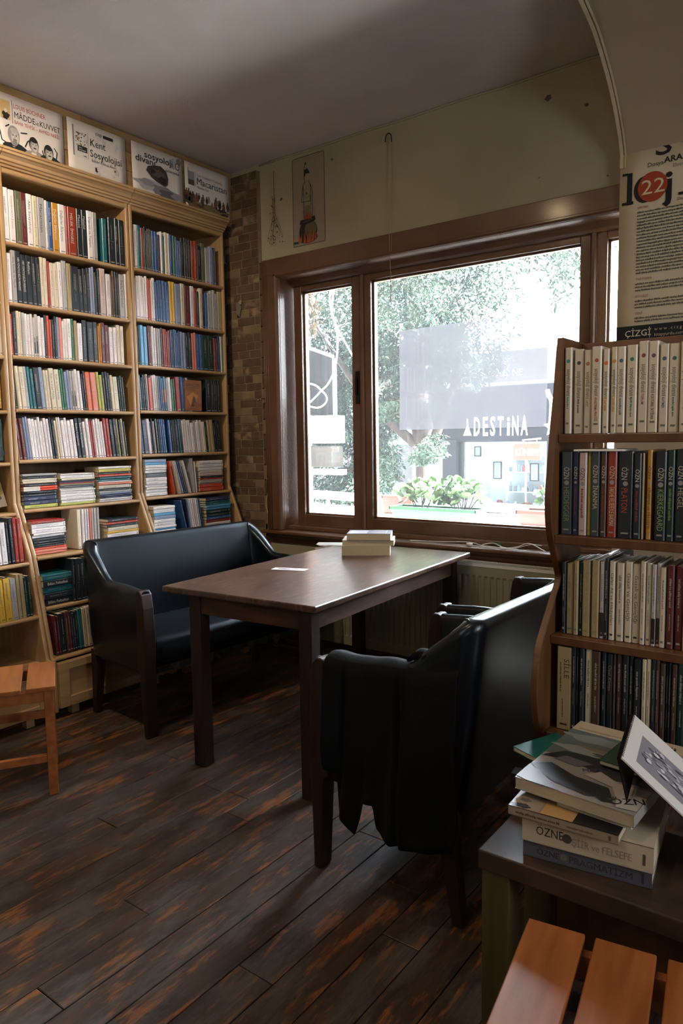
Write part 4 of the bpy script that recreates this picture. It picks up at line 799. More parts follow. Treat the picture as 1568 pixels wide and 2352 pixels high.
for x, y, z0, t, hh, c, ti, tc_, n, key, shelf in RBOOKS:
    q = MB(); col = lin(CC[c][1]); r = min(.003, t*.25); bt = .0012; d = .13 if key != 'r0' else .12
    e = empty('book'); q.prism([(0, r), (-r, 0), (-d, 0), (-d, bt), (-.0035, bt), (-.0035, t-bt), (-d, t-bt), (-d, t), (-r, t), (0, t-r)], 0, hh, 'Z', 0, col)
    q.build('cover', 'ink', e); q = MB(); q.box(-d+.0015, -.0036, bt, t-bt, .0015, hh-.0015); q.build('page_block', 'pages', e)
    q = MB(); F = Flat(q, (0, t/2, hh), (0, 0, -1), (0, 1, 0)); F.n = Vector((1, 0, 0)); ik = tc_ or ink_of(c); w = t/2
    if key == 'r0':
        F.ell(.034, 0, .0048, .0048, DOT[n]); F.text('sosyoloji divanı', .054, -t*.18, min(.0150, t*.8), '#665e52', width=.064, bold=.012); F.rect(.1195, -.004, .121, .004, DOT[n])
        if SUBT[n]: F.text(SUBT[n], .124, -.0035, .0085, DOT[n], width=min(.06, len(SUBT[n])*.0042), bold=.02)
        else: F.words(.124, -.0025, .030 + .006*(n % 4), .005, DOT[n], n)
        F.rect(.188, -.0052 if t > .018 else -.003, .1925, .0052 if t > .018 else .003, '#6a6355')
        lb = f'cream journal with {["teal","dark","brown","rust","orange","amber","blue","green","maroon","umber","slate blue","sea green","brown","navy","red-brown"][n]} dot, {ordinal(n+1)} from the side panel, top shelf, brown bookcase'
    elif key == 'r1':
        if ti:
            a = .038; F.text('ÖZN', a, -t*.26, min(t*.75, .019), '#b9b4a6' if tc_ != '#5a3a14' and c not in 'P' else ik, width=.030, bold=.005); F.ell(a+.040, 0, min(t*.26, .006), min(t*.26, .006), '#8f8f8a')
            rest = ti.replace('ÖZNE', '').strip()
            if rest: F.text(rest, a+.050, -t*.24, min(t*.78, .02), ik, width=min(.098, len(rest)*.0098))
            else: F.words(a+.052, -t*.18, .075, t*.34, '#7b3a30' if c in 'KDNP' else '#6f8a52', n)
        F.rect(hh-.014, -w*.5, hh-.010, w*.5, '#8d8d86'); lb = f'{CC[c][0]} volume' + (f' titled {ti}' if ti else '') + f', {ordinal(n+1)} from the side panel, second shelf, brown bookcase'
        if len(lb.split()) > 16: lb = f'{CC[c][0]} volume titled {ti}, second shelf of the brown bookcase'
    else:
        if ti == 'SİLLE': F.text(ti, .03, 0, .019, ik, width=.05); F.words(.04, -.010, .08, .004, ik, 3); F.words(.135, -.004, .05, .003, ik, 4)
        elif ti: F.text(ti, .028, -t*.22, min(t*.7, .016), ik, width=min(.13, len(ti)*.0065))
        else:
            th = min(t*.3, .005); F.words(.03, -th/2, .07, th, ik, n*7+1); F.words(.115, -th*.3, .04, th*.6, ik, n*7+2)
        if c == 'F': F.rect(hh*.66, -w*.9, hh*.97, w*.9, '#2a2722')
        F.rect(hh-.016, -w*.5, hh-.011, w*.5, ik)
        lb = f'{CC[c][0]} book, {ordinal(n+1)} from the side panel on the {shelf} shelf of the brown bookcase'
    q.build('spine_print', 'ink', e)
    if ti and len(ti.split()) > 3: lb = f'{CC[c][0]} volume, {ordinal(n+1)} from the side panel, {shelf} shelf, brown bookcase'
    e.matrix_world = Matrix.Translation((x, y, z0)) @ RZ; tag(e, lb, 'book', f'volumes on the {shelf} shelf of the brown bookcase')
# a few face-out books on the left shelves
def faceout(o, u, v, w, h, t, draw, label, col, name='book'):
    U, V = Vector(u).normalized(), Vector(v).normalized(); n = U.cross(V); e = empty(name); q = MB(); T = Matrix((U, V, n)).transposed().to_4x4(); T.translation = o
    q.box(0, w, 0, h, t-.0012, t, 0, lin(col)); q.box(0, w, 0, h, 0, .0012, 0, lin(col)); q.box(0, .0015, 0, h, 0, t, 0, lin(col)); q.build('cover', 'ink', e)
    q = MB(); q.box(.002, w-.001, .001, h-.001, .0012, t-.0012); q.build('page_block', 'pages', e)
    if draw: q = MB(); F = Flat(q, (0, 0, t), (1, 0, 0), (0, 1, 0)); draw(F, w, h); q.build('cover_print', 'ink', e)
    e.matrix_world = T; tag(e, label, 'book'); return e
def dr(F, w, h):
    F.text('GENÇLER', .006, h*.80, .024, '#3a2415', width=w*.86, bold=.01); F.words(.010, h*.74, w*.8, .005, '#4a2f18', 2); F.words(.010, h*.68, w*.5, .005, '#4a2f18', 3)
    F.blob(w*.45, h*.4, w*.3, h*.2, '#b0762e', 2); F.poly([(w*.35, h*.15), (w*.5, h*.48), (w*.6, h*.45), (w*.7, h*.12)], '#4a2c1a'); F.blob(w*.7, h*.2, w*.2, h*.1, '#7d4520', 4); F.words(.010, h*.06, w*.6, .004, '#4a2f18', 5)
faceout((-3.42, 2.990, 1.527), (.08, 1, 0), (.02, 0, 1), .125, .185, .012, dr, 'orange-brown book standing face out, fourth shelf of the brick-side bay', '#8a5424')
def dr2(F, w, h): F.blob(w*.6, h*.3, w*.25, h*.18, '#6a625e', 3); F.blob(w*.45, h*.5, w*.2, h*.15, '#8d857c', 6); F.poly([(w*.8, h*.3), (w*.9, h*.9), (w*.97, h), (w, h*.4)], '#a58d50')
faceout((-3.44, 1.700, 1.020), (.05, 1, .0), (-.15, -.22, 1), .155, .165, .012, dr2, 'cream picture book leaning face out, sixth shelf of the cut-off bay', '#b3a79c')
def dr3(F, w, h): F.blob(w*.7, h*.2, w*.3, h*.25, '#14181a', 3); F.blob(w*.5, h*.6, w*.3, h*.2, '#2f5258', 6)
faceout((-3.43, 1.700, 1.262), (0, 1, 0), (0, 0, 1), .14, .20, .012, dr3, 'dark teal picture book standing face out, fifth shelf of the cut-off bay', '#22393f')
faceout((-3.43, 1.705, 1.513), (0, 1, 0), (0, 0, 1), .14, .20, .014, None, 'plain yellow book standing face out, fourth shelf of the cut-off bay', '#b98f32')
# ================================================================ BROWN OPEN BOOKCASE (right)
e = empty('open_bookcase', (-.33, 1.88, 0), label='reddish brown open-backed bookcase with wavy side panels, standing before the window wall', cat='bookcase'); e0 = Matrix.Translation((.33, -1.88, 0))
def P_(q, n, m='casebrown', **k): o = q.build(n, m, e, **k); o.matrix_parent_inverse = e0; return o
wav = catm([(1.833, 1.588, 0), (1.808, 1.45, 0), (1.785, 1.341, 0), (1.770, 1.25, 0), (1.760, 1.17, 0), (1.775, 1.09, 0), (1.825, 1.00, 0), (1.838, .965, 0), (1.80, .92, 0), (1.745, .86, 0), (1.700, .80, 0), (1.683, .70, 0), (1.70, .62, 0), (1.735, .56, 0), (1.76, .50, 0), (1.72, .42, 0), (1.67, .33, 0), (1.66, .2, 0), (1.66, 0, 0)], 5)
side = [(p[0], p[1]) for p in wav] + [(1.99, 0), (1.99, 1.588)]
for x in (-.678, .02):
    q = MB(); q.prism(side, x, x+.018, 'X'); P_(q, 'side_panel', bevel=.002)
for z, yf in ((1.344, 1.80), (1.089, 1.785), (.834, 1.765), (.590, 1.735), (.30, 1.68), (.06, 1.67)):
    q = MB(); q.box(-.66, .02, yf, 1.975, z-.022, z); P_(q, 'shelf', bevel=.002)
for z in (1.13, .88, .63):
    q = MB(); q.box(-.66, .02, 1.975, 1.988, z, z+.06); P_(q, 'back_rail', bevel=.002)
q = MB(); q.box(-.66, .02, 1.972, 1.988, 1.345, 1.585); P_(q, 'back_board', bevel=.002)
q = MB(); q.box(-.66, .02, 1.672, 1.688, .0, .30); P_(q, 'front_board', bevel=.002)
# papers laid on top of the books of the second and third shelves
b = MB(); b.box(-.62, -.50, 1.80, 1.93, 1.301, 1.306); b.build('loose_papers', 'white', label='white papers laid on top of the dark books, second shelf of the brown bookcase', cat='papers', bevel=.001)

# ================================================================ DINING TABLE
T0 = Vector((-2.000, 2.605, 0)); TR = math.radians(3.8)
t = empty('dining_table', T0, TR, 'long dark brown wooden table with worn top, between the black sofa and the armchairs', 'table')
tw, tl = .765, 1.385
q = MB(); q.box(-tw/2, tw/2, -tl/2, tl/2, .730, .755); q.build('tabletop', 'table', t, bevel=.006, seg=3)
lx = (-tw/2+.105, tw/2-.055-.055); ly = (-tl/2+.045, tl/2-.045-.06)
for x in lx:
    for y in ly: q = MB(); q.box(x, x+.058, y, y+.058, 0, .730); q.build('leg', 'dark', t, bevel=.004)
for n_, bx in (('apron', (lx[0]+.058, lx[1], ly[0]+.008, ly[0]+.03)), ('apron', (lx[0]+.058, lx[1], ly[1]+.028, ly[1]+.05)), ('apron', (lx[0]+.008, lx[0]+.03, ly[0]+.058, ly[1])), ('apron', (lx[1]+.028, lx[1]+.050, ly[0]+.058, ly[1]))):
    q = MB(); q.box(*bx, .645, .730); q.build(n_, 'apron', t, bevel=.003)
# things on the table
def flatbook(name, o, ang, w, d, t_, cover, label, group=None, draw=None, pages=True, tilt=None, spine='+y', cat='book', mat='ink'):
    """book lying flat: w along local x, d along local y; spine on the given side"""
    e = empty(name); q = MB(); c = lin(cover)
    q.box(0, w, 0, d, t_-.0014, t_, 0, c); q.box(0, w, 0, d, 0, .0014, 0, c)
    sp_ = {'+y': (0, w, d-.0015, d), '-y': (0, w, 0, .0015), '+x': (w-.0015, w, 0, d), '-x': (0, .0015, 0, d)}[spine]; q.box(*sp_, 0, t_, 0, c); q.build('cover', mat, e)
    q = MB(); q.box(.001 if spine != '-x' else .0016, w-.0016, .001 if spine != '-y' else .0016, d-.0016, .0014, t_-.0014); q.build('page_block', 'pages', e)
    if draw:
        q = MB(); draw(q, w, d, t_); q.build('cover_print', mat, e)
    e.matrix_world = Matrix.Translation(o) @ Matrix.Rotation(ang, 4, 'Z') @ (tilt or Matrix.Identity(4)); tag(e, label, cat, group); return e
MT['pages2'] = MT['pages']
A = math.radians(31.5)
flatbook('book', (-2.165, 2.890, .7555), A, .245, .165, .048, '#cfc3b0', 'thick paperback at the bottom of the pile of three on the dining table', 'pile of books on the dining table')
flatbook('book', (-2.172, 2.905, .804), A-.02, .262, .17, .027, '#d8cfc0', 'slightly longer white paperback in the middle of the pile on the dining table', 'pile of books on the dining table')
def tb3(q, w, d, t_):
    F = Flat(q, (0, 0, t_), (1, 0, 0), (0, 1, 0)); F.rect(.01, .01, w*.45, d-.02, '#b3abb0'); F.words(.12, .04, .08, .006, '#ddd6d0', 1); F.words(.12, .07, .06, .006, '#c79a86', 2); F.rect(w*.88, .01, w*.89, d-.01, '#ddd6d0')
flatbook('book', (-2.148, 2.912, .8315), A-.05, .222, .15, .034, '#6c6d7c', 'smaller book with a grey-blue cover on top of the pile on the dining table', 'pile of books on the dining table', tb3)
b = MB(); a = math.radians(18); b.T = Matrix.Translation((-2.205, 2.405, .7558)) @ Matrix.Rotation(a, 4, 'Z'); b.box(0, .165, 0, .052, 0, .0006, 0, lin('#d8d2cc')); b.T = b.T @ Matrix.Translation((0, 0, .0007)); F = Flat(b, (0, 0, 0), (1, 0, 0), (0, 1, 0)); F.k = 1
F.blob(.05, .028, .030, .012, '#8d7f8e', 3); F.words(.03, .012, .08, .005, '#8a808c', 4); F.blob(.11, .03, .018, .010, '#b59aa0', 6)
b.build('bookmark', 'paper', label='narrow white printed bookmark lying alone on the dining table', cat='bookmark')
b = MB(); b.T = Matrix.Translation((-2.48, 3.10, .7556)) @ Matrix.Rotation(.5, 4, 'Z')
for i in range(3): b.box(-.01*i, .16-.01*i, .012*i, .09+.01*i, .001*i, .001*i+.0008)
b.build('paper_slips', 'white', label='few white paper slips lying at the window end of the dining table', cat='papers')

# ================================================================ TUB SOFA AND ARMCHAIRS
def tub(name, loc, rz, Wd, label, cat, group=None, D=.51, torn=False, zb=.31):
    e = empty(name, loc, rz, label, cat, group); T = .052; R = .07; x0, x1 = -D/2, D/2 - .02; hw = Wd/2
    path = [];   # (x, y, nx, ny, back)
    na = 14
    for i in range(na): u = i/(na-1); path.append((x1 + (x0+R-x1)*u, -hw, 0, -1))
    for i in range(1, 8): a = PI/2*i/8; path.append((x0+R - R*math.sin(a), -hw+R - R*math.cos(a), -math.sin(a), -math.cos(a)))
    nb = 16
    for i in range(nb+1): path.append((x0, -hw+R + (2*hw-2*R)*i/nb, -1, 0))
    path += [(x, -y, nx, -ny) for x, y, nx, ny in path[:na+7][::-1]]
    def sm_(t): t = max(0, min(1, t)); return t*t*(3-2*t)
    def section(i):
        x, y, nx, ny = path[i]; d = (x - x0)              # distance from the back
        top = .675 + .012*sm_((x1-x)/.2) + (.862-.687)*sm_((.20-d)/.20)
        bk = sm_((.16-d)/.16); rec = .065*bk
        def pt(off, z): s_ = (z-zb)/.55; return (x - off*nx - rec*max(s_, 0), y - off*ny*(1 if True else 0), z)
        th = T + .018*bk; r = .018
        return [pt(.004, zb), pt(-.002, zb+.12), pt(0, (zb+top)/2), pt(0, top-.03), pt(.003, top-.010), pt(.014, top-.001), pt(th*.5, top+.002), pt(th-.014, top-.001), pt(th-.003, top-.010), pt(th, top-.03), pt(th+.010*bk, (.45+top)/2), pt(th+.004, .44), pt(th, .40)]
    q = MB(); rings = [[q.av(p) for p in section(i)] for i in range(len(path))]
    for i in range(len(rings)-1):
        for j in range(len(rings[0])-1): q.face((rings[i][j], rings[i+1][j], rings[i+1][j+1], rings[i][j+1]))
    for r_ in (rings[0], rings[-1]): q.face(r_)
    m0 = len(rings[0])-1
    for i in range(len(rings)-1): q.face((rings[i][m0], rings[i+1][m0], rings[i+1][0], rings[i][0]))
    o = q.build('upholstered_shell', 'leather', e, smooth=True)
    try: o.data.set_sharp_from_angle(angle=math.radians(50))
    except Exception: pass
    q = MB(); q.box(x0+.055, x1+.012, -hw+T+.001, hw-T-.001, .315, .452); s = q.build('seat', 'leather', e, bevel=.045, seg=6); [setattr(p, 'use_smooth', True) for p in s.data.polygons]
    q = MB(); q.box(x0+.03, x1-.03, -hw+.02, hw-.02, .29, .318); q.build('seat_frame', 'dark', e, bevel=.003)
    for sg in (-1, 1):   # wing seams
        q = MB(); pts = []
        i0 = na + 3 if sg < 0 else len(path)-na-4
        x, y, nx, ny = path[i0]; 
        sec = section(i0)[5:12]; q.tube([(p[0]+.001, p[1]-.001*sg, p[2]+.001) for p in sec], .0028, 5); q.build('seam_piping', 'leather', e, smooth=True)
    fl_ = [(x1-.052, .31), (x1-.046, .45), (x1-.044, .58), (x1-.046, .655), (x1-.034, .679), (x1-.012, .679), (x1+.004, .660), (x1+.014, .60), (x1+.020, .50), (x1+.020, .38), (x1+.016, .20), (x1+.010, .0), (x1-.016, .0), (x1-.026, .16), (x1-.034, .30)]
    for sg in (-1, 1):
        a, c = sorted((sg*(hw+.003), sg*(hw-T-.002))); q = MB(); q.prism(fl_, a, c, 'Y'); q.build('leg', 'dark', e, bevel=.005, seg=2)
    for sg in (-1, 1):
        q = MB(); y = sg*(hw-.035); A_ = [(x0+.0, y), (x0-.035, y)]
        n0 = []
        for (cx_, w_, z) in ((x0+.035, .026, .33), (x0+.028, .023, .2), (x0+.0, .017, 0)):
            n0.append([q.av((cx_+a, y+b_, z)) for a, b_ in ((-w_, -w_), (w_, -w_), (w_, w_), (-w_, w_))])
        for r1, r2 in zip(n0, n0[1:]):
            for j in range(4): q.face((r1[j], r1[(j+1) % 4], r2[(j+1) % 4], r2[j]))
        q.face(n0[0]); q.face(n0[-1][::-1]); q.build('leg', 'dark', e, bevel=.004)
    if torn:
        q = MB(); rr = random.Random(4); n = 40
        up = [(x1+.006 + .004*math.sin(i), -hw+.06 + (2*hw-.12)*i/n, .318) for i in range(n+1)]; lo = [(x1-.004+.008*math.sin(i*1.7), p[1], .298 - abs(rr.gauss(0, .014)) - (.035 if i in (12, 13, 30) else 0)) for i, p in enumerate(up)]
        for i in range(n): q.poly([up[i], up[i+1], lo[i+1], lo[i]])
        q.build('torn_lining', 'lining', e, solid=.0015)
        q = MB(); q.box(x0+.04, x1-.02, -hw+.05, hw-.05, .282, .290); q.build('bottom_cloth', 'lining', e)
    return e
tub('tub_sofa', (-2.795, 2.572, 0), math.radians(-5), 1.12, 'black leather two-seat tub sofa with flared arms, in front of the beech bookcases', 'sofa', torn=True)
tub('tub_armchair', (-1.118, 2.03, 0), math.radians(180-2), .735, 'black leather tub armchair with a dark coat draped over its near arm', 'armchair', 'armchairs along the table')
tub('tub_armchair', (-1.150, 2.86, 0), math.radians(180-2), .735, 'black leather tub armchair nearest the radiator, mostly hidden behind the first', 'armchair', 'armchairs along the table')

# coat hanging over the near arm of the first armchair
hem = [(-1.312, .50), (-1.300, .36), (-1.268, .345), (-1.262, .30), (-1.268, .225), (-1.230, .20), (-1.190, .172), (-1.170, .23), (-1.157, .281), (-1.117, .288), (-1.105, .225), (-1.075, .21), (-1.003, .203), (-.94, .205), (-.886, .223), (-.865, .30)]
def hemz(x):
    for (a, b_), (c, d_) in zip(hem, hem[1:]):
        if a <= x <= c: return b_ + (d_-b_)*(x-a)/(c-a)
    return hem[0][1] if x < hem[0][0] else hem[-1][1]
NU = 110; NV = 30
def coat(u, v):
    x = -1.305 + u*.440; x += 0
    f = .005*math.sin(u*17 + 1.3 + 2*v) + .0035*math.sin(u*29 + v*3) + .006*math.sin(u*9+2)
    ztop = .700 + .028*u + .0018*math.sin(u*17)
    if u > .85: ztop += (u-.85)*.10
    if v < .14: t_ = v/.14; return (x, 1.735 + .012*(1-t_), .56 + (ztop-.02-.56)*t_)
    if v < .26:
        a = PI*(v-.14)/.12; return (x, 1.693 + .042*math.cos(a), ztop-.02 + .022*math.sin(a) + f*.3)
    t_ = (v-.26)/.74; hz = hemz(x); amp = .35 + 1.0*t_
    fold = f*amp + .012*math.sin(u*9+t_*2.5)*t_
    deep = -.020*math.exp(-((u-.58-.05*t_)/.018)**2)*min(t_*5, 1) - .018*math.exp(-((u-.16+.06*t_)/.02)**2)*min(t_*5, 1)
    return (x + .012*math.sin(t_*3+u*4)*t_, 1.645 - .016*t_ - fold*.9 - deep, ztop-.02 + (hz-ztop+.02)*t_)
ct = empty('coat', (-1.09, 1.69, .71), label='dark coat draped over the arm of the first black armchair, hanging nearly to the floor', cat='coat'); c0 = Matrix.Translation((1.09, -1.69, -.71))
q = MB(); q.grid(coat, NU, NV); o = q.build('cloth_body', 'cloth', ct, smooth=True, solid=.003); o.matrix_parent_inverse = c0
q = MB(); q.grid(lambda u, v: (-1.02 + .14*u + .01*math.sin(v*7), 1.690 + .030*math.cos(v*2*PI) - .004*math.sin(u*20), .737 + .018*math.sin(v*2*PI) + .012*math.sin(u*PI) + .004*math.sin(u*17)), 16, 12); o = q.build('collar_fold', 'cloth', ct, smooth=True); o.matrix_parent_inverse = c0

# ================================================================ STOOLS
def stool(loc, rz, label, h=.43):
    e = empty('slatted_stool', loc, rz, label, 'stool', 'orange-brown slatted stools'); w, d = .345, .345   # slats run along x, front edge at x=0
    sw = .103
    for i in range(3): q = MB(); q.box(0, w, -d/2 + i*(sw+.018), -d/2 + i*(sw+.018)+sw, h-.018, h); q.build('slat', 'stool', e, bevel=.0025)
    for x in (.012, w-.012-.032):
        for y in (-d/2+.008, d/2-.008-.034):
            q = MB(); q.box(x, x+.032, y, y+.034, 0, h-.018); q.build('leg', 'stool', e, bevel=.0025)
    for z0, z1 in ((h-.062, h-.018), (.20, .232), (.13, .16)):
        for x in (.016, w-.016-.02):
            if z0 == .20 and x < .1: continue
            if z0 == .13 and x > .1: continue
            q = MB(); q.box(x, x+.02, -d/2+.042, d/2-.042, z0, z1); q.build('rail', 'stool', e, bevel=.002)
    for y in (-d/2+.014, d/2-.034):
        q = MB(); q.box(.044, w-.044, y, y+.02, h-.062, h-.018); q.build('rail', 'stool', e, bevel=.002)
        q = MB(); q.box(.044, w-.044, y, y+.02, .165, .192); q.build('rail', 'stool', e, bevel=.002)
    return e
a = math.atan2(.522, -.853); fc = Vector((-2.461, 1.471, 0)) + Vector((-.522, -.853, 0))*.1725
stool(fc, a, 'orange-brown slatted wooden stool standing in front of the beech bookcases')
# right stool: slats run towards the camera from the far edge (-.495,1.245)-( -.29,1.277)
a2 = math.atan2(.155, .988); far = Vector((-.497, 1.240, 0)); dx = Vector((math.cos(a2), math.sin(a2), 0)); dy = Vector((math.sin(a2), -math.cos(a2), 0))
stool(far + dx*.1725, math.atan2(dy.y, dy.x), 'orange-brown slatted wooden stool tucked against the low table, cropped by the photo corner')

# ================================================================ LOW TABLE WITH BOOKS
e = empty('low_table', (-.2, 1.5, 0), label='low dark-topped old table with olive legs, loaded with books, in front of the brown bookcase', cat='table'); e0 = Matrix.Translation((.2, -1.5, 0))
def P_(q, n, m, **k): o = q.build(n, m, e, **k); o.matrix_parent_inverse = e0; return o
q = MB(); q.box(-.642, .42, 1.318, 1.615, .438, .480); P_(q, 'tabletop', 'oldtop', bevel=.003)
for x in (-.636, .35):
    for y in (1.324, 1.555): q = MB(); q.box(x, x+.062, y, y+.056, 0, .438); P_(q, 'leg', 'oldleg', bevel=.003)
q = MB(); q.box(-.574, .35, 1.575, 1.595, .39, .437); P_(q, 'apron', 'oldleg', bevel=.002)
G = 'pile of books on the low table'; AB = math.atan2(.029, .241)
def spine_txt(lines):
    def f(q, w, d, t_):
        F = Flat(q, (0, 0, 0), (1, 0, 0), (0, 0, 1)); F.n = Vector((0, -1, 0))
        for t, a, b_, s_, c, wd in lines: (F.ell(a, b_, s_, s_, c) if t == 'O' else F.rect(a, b_, a+wd, b_+s_, c) if t == '#' else F.text(t, a, b_, s_, c, width=wd))
    return f
flatbook('book', (-.556, 1.352, .4805), AB, .246, .245, .034, '#54555e', 'thick grey book titled Pragmatizm at the bottom of the pile on the low table', G, spine_txt([('ÖZNE', .028, .010, .018, '#2b2c33', .044), ('O', .082, .017, .0075, '#6d6a55', 0), ('PRAGMATİZM', .092, .009, .020, '#34353e', .118), ('#', .228, .007, .020, '#33343b', .004)]), spine='-y')
flatbook('book', (-.557, 1.348, .515), AB-.01, .250, .245, .0515, '#c3b49b', 'thick cream book titled Şiir ve Felsefe in the pile on the low table', G, spine_txt([('ÖZNE', .028, .020, .026, '#1d1d1c', .054), ('O', .090, .026, .0095, '#4a4a45', 0), ('ŞİİR ve FELSEFE', .099, .015, .021, '#8f8674', .112), ('#', .231, .013, .022, '#55503f', .005)]), spine='-y')
def floral(q, w, d, t_):
    F = Flat(q, (0, 0, t_), (1, 0, 0), (0, 1, 0)); rr = random.Random(3)
    for i in range(12): F.blob(.01+.05*rr.random(), .01+d*.8*rr.random(), .012, .008, rr.choice(('#23272a', '#3a3f40', '#6d6558')), i)
    F.rect(w*.3, 0, w*.6, d, '#b58d58'); F.rect(w*.6, 0, w, d, '#17181a')
    F = Flat(q, (0, 0, 0), (1, 0, 0), (0, 0, 1)); F.n = Vector((0, -1, 0)); F.words(.016, .0065, .09, .005, '#4a4034', 5); F.words(.12, .0065, .05, .004, '#7a5038', 6); F.rect(w-.018, .004, w-.014, .014, '#5a5040')
flatbook('book', (-.583, 1.337, .5675), math.radians(2.5), .218, .15, .019, '#9b8b78', 'thin book with a floral and black cover under the topmost book on the low table', G, floral, spine='-y')
flatbook('book', (-.50, 1.39, .5872), math.radians(-4), .150, .15, .011, '#c4cad8', 'thin pale blue book wedged right below the topmost book on the low table', G, spine='-x')
def paint(q, w, d, t_):
    F = Flat(q, (0, 0, t_), (1, 0, 0), (0, 1, 0)); F.rect(0, 0, w, d, '#8b8582'); F.rect(0, d*.85, w, d, '#b9a78d')
    F.text('düşü', w*.62, d*.895, .026, '#1a1a1a', bold=.02, width=.075); F.text('s', w*.78, d*.862, .024, '#1a1a1a', bold=.02); F.words(w*.06, d*.885, w*.4, .0035, '#8a7d68', 1); F.words(w*.06, d*.87, w*.3, .003, '#8a7d68', 2)
    F.rect(0, d*.42, w, d*.845, '#5a6866'); F.blob(w*.3, d*.75, w*.28, d*.06, '#7e8986', 2); F.blob(w*.85, d*.74, w*.2, d*.07, '#3a6b62', 3, amp=.15); F.blob(w*.5, d*.60, w*.35, d*.045, '#7f7059', 4); F.blob(w*.25, d*.56, w*.22, d*.05, '#8b9292', 6)
    F.blob(w*.6, d*.56, w*.26, d*.03, '#4b4a40', 8); F.poly([(0, d*.36), (w*.15, d*.50), (w*.5, d*.52), (w*.8, d*.44), (w, d*.46), (w, d*.34), (w*.6, d*.30), (w*.3, d*.40)], '#22282c')
    F.poly([(w*.12, d*.36), (w*.35, d*.34), (w*.45, d*.42), (w*.2, d*.44)], '#5f5a60'); F.poly([(0, d*.22), (w*.14, d*.30), (w*.4, d*.22), (w*.7, d*.20), (w*.78, d*.10), (w*.6, d*.04), (w*.3, d*.08), (w*.1, d*.16)], '#1d2328')
    F.poly([(w*.0, d*.02), (w*.0, d*.20), (w*.12, d*.16), (w*.3, d*.06), (w*.4, 0), (w*.1, 0)], '#6f6a73'); F.poly([(w*.45, d*.27), (w*.55, d*.36), (w*.75, d*.28), (w, d*.30), (w, d*.04), (w*.85, d*.02), (w*.80, d*.12), (w*.72, d*.22)], '#aaa29a')
    F.text('ÖZN', w*.80, d*.035, .030, '#17181a', rot=.55, bold=.01); F.text('MAN', w*.42, d*.30, .018, '#3a3a6a', rot=.5); F.blob(w*.74, d*.06, .014, .007, '#1c1f22', 5)
AT = math.atan2(-.022, .247); tl_ = Matrix.Rotation(math.radians(3.5), 4, 'X')
flatbook('book', (-.590, 1.388, .5995), AT, .248, .33, .026, '#a39c94', 'large book with a painted grey-green cover lying topmost on the low table pile', G, paint, spine='+x', tilt=tl_)
flatbook('book', (-.700, 1.62, .4808), math.radians(8), .17, .04, .03, '#1d1d20', 'black box-like book behind the pile on the low table', G, spine='-y')
flatbook('book', (-.690, 1.610, .575), math.radians(-25), .20, .14, .012, '#1b6a6a', 'teal book sticking out behind the pile on the low table', G, spine='-x', tilt=Matrix.Rotation(math.radians(2), 4, 'X'))
flatbook('book', (-.455, 1.515, .6395), math.radians(-8), .085, .12, .010, '#2c4a34', 'small dark green booklet lying on the topmost painted book', G, lambda q, w, d, t_: Flat(q, (0, 0, t_), (1, 0, 0), (0, 1, 0)).rect(w*.3, d*.3, w*.75, d*.95, '#15201a'), spine='-x', tilt=tl_)
# spiral notebook standing open like a tent
e = empty('spiral_notebook', label='white spiral-bound notebook propped open on the low table, grey ornament on its page', cat='notebook')
A_, B_ = Vector((-.383, 1.394, .720)), Vector((-.408, 1.575, .742)); Cc = Vector((-.220, 1.44, .575))
uu = (B_-A_).normalized(); dd = (Cc-A_); dd = (dd - uu*dd.dot(uu)).normalized(); nn = dd.cross(uu)
T_ = Matrix((dd, uu, nn)).transposed().to_4x4(); T_.translation = A_
Lw, Lh = .31, (B_-A_).length
q = MB(); q.box(.006, Lw, 0, Lh, .0012, .0045); q.build('page_block', 'white', e)
q = MB(); F = Flat(q, (0, 0, .0046), (1, 0, 0), (0, 1, 0)); F.rect(.035, .030, .185, .135, '#8f8b93'); rr = random.Random(6)
for i in range(46): F.blob(.05+.12*rr.random(), .045+.075*rr.random(), rr.uniform(.004, .011), rr.uniform(.002, .006), rr.choice(('#c9c5cc', '#dcd8de', '#6f6b78', '#b3aeb8')), i, n=10)
F.words(.20, .12, .03, .002, '#777777', 1); q.build('page_print', 'paper', e)
q = MB(); q.box(.004, Lw+.003, -.001, Lh+.001, 0, .0011); q.build('back_cover', 'iron', e)
q = MB()
for i in range(26):
    y = .008 + (Lh-.016)*i/25; q.tube([(.004+.0045*math.cos(a), y, .002+.0045*math.sin(a)) for a in [2*PI*k/8 for k in range(9)]], .0007, 4, cap=False)
q.build('spiral_binding', 'iron', e, kind='stuff')
q = MB(); a_, b_2 = Vector((0, 0, -.001)), Vector((0, Lh, -.001)); w_ = T_.inverted().to_3x3() @ Vector((.02, .0, -.085))
q.poly([a_, b_2, b_2 + w_, a_ + w_]); q.build('folded_back_cover', 'iron', e, solid=.002)
e.matrix_world = T_
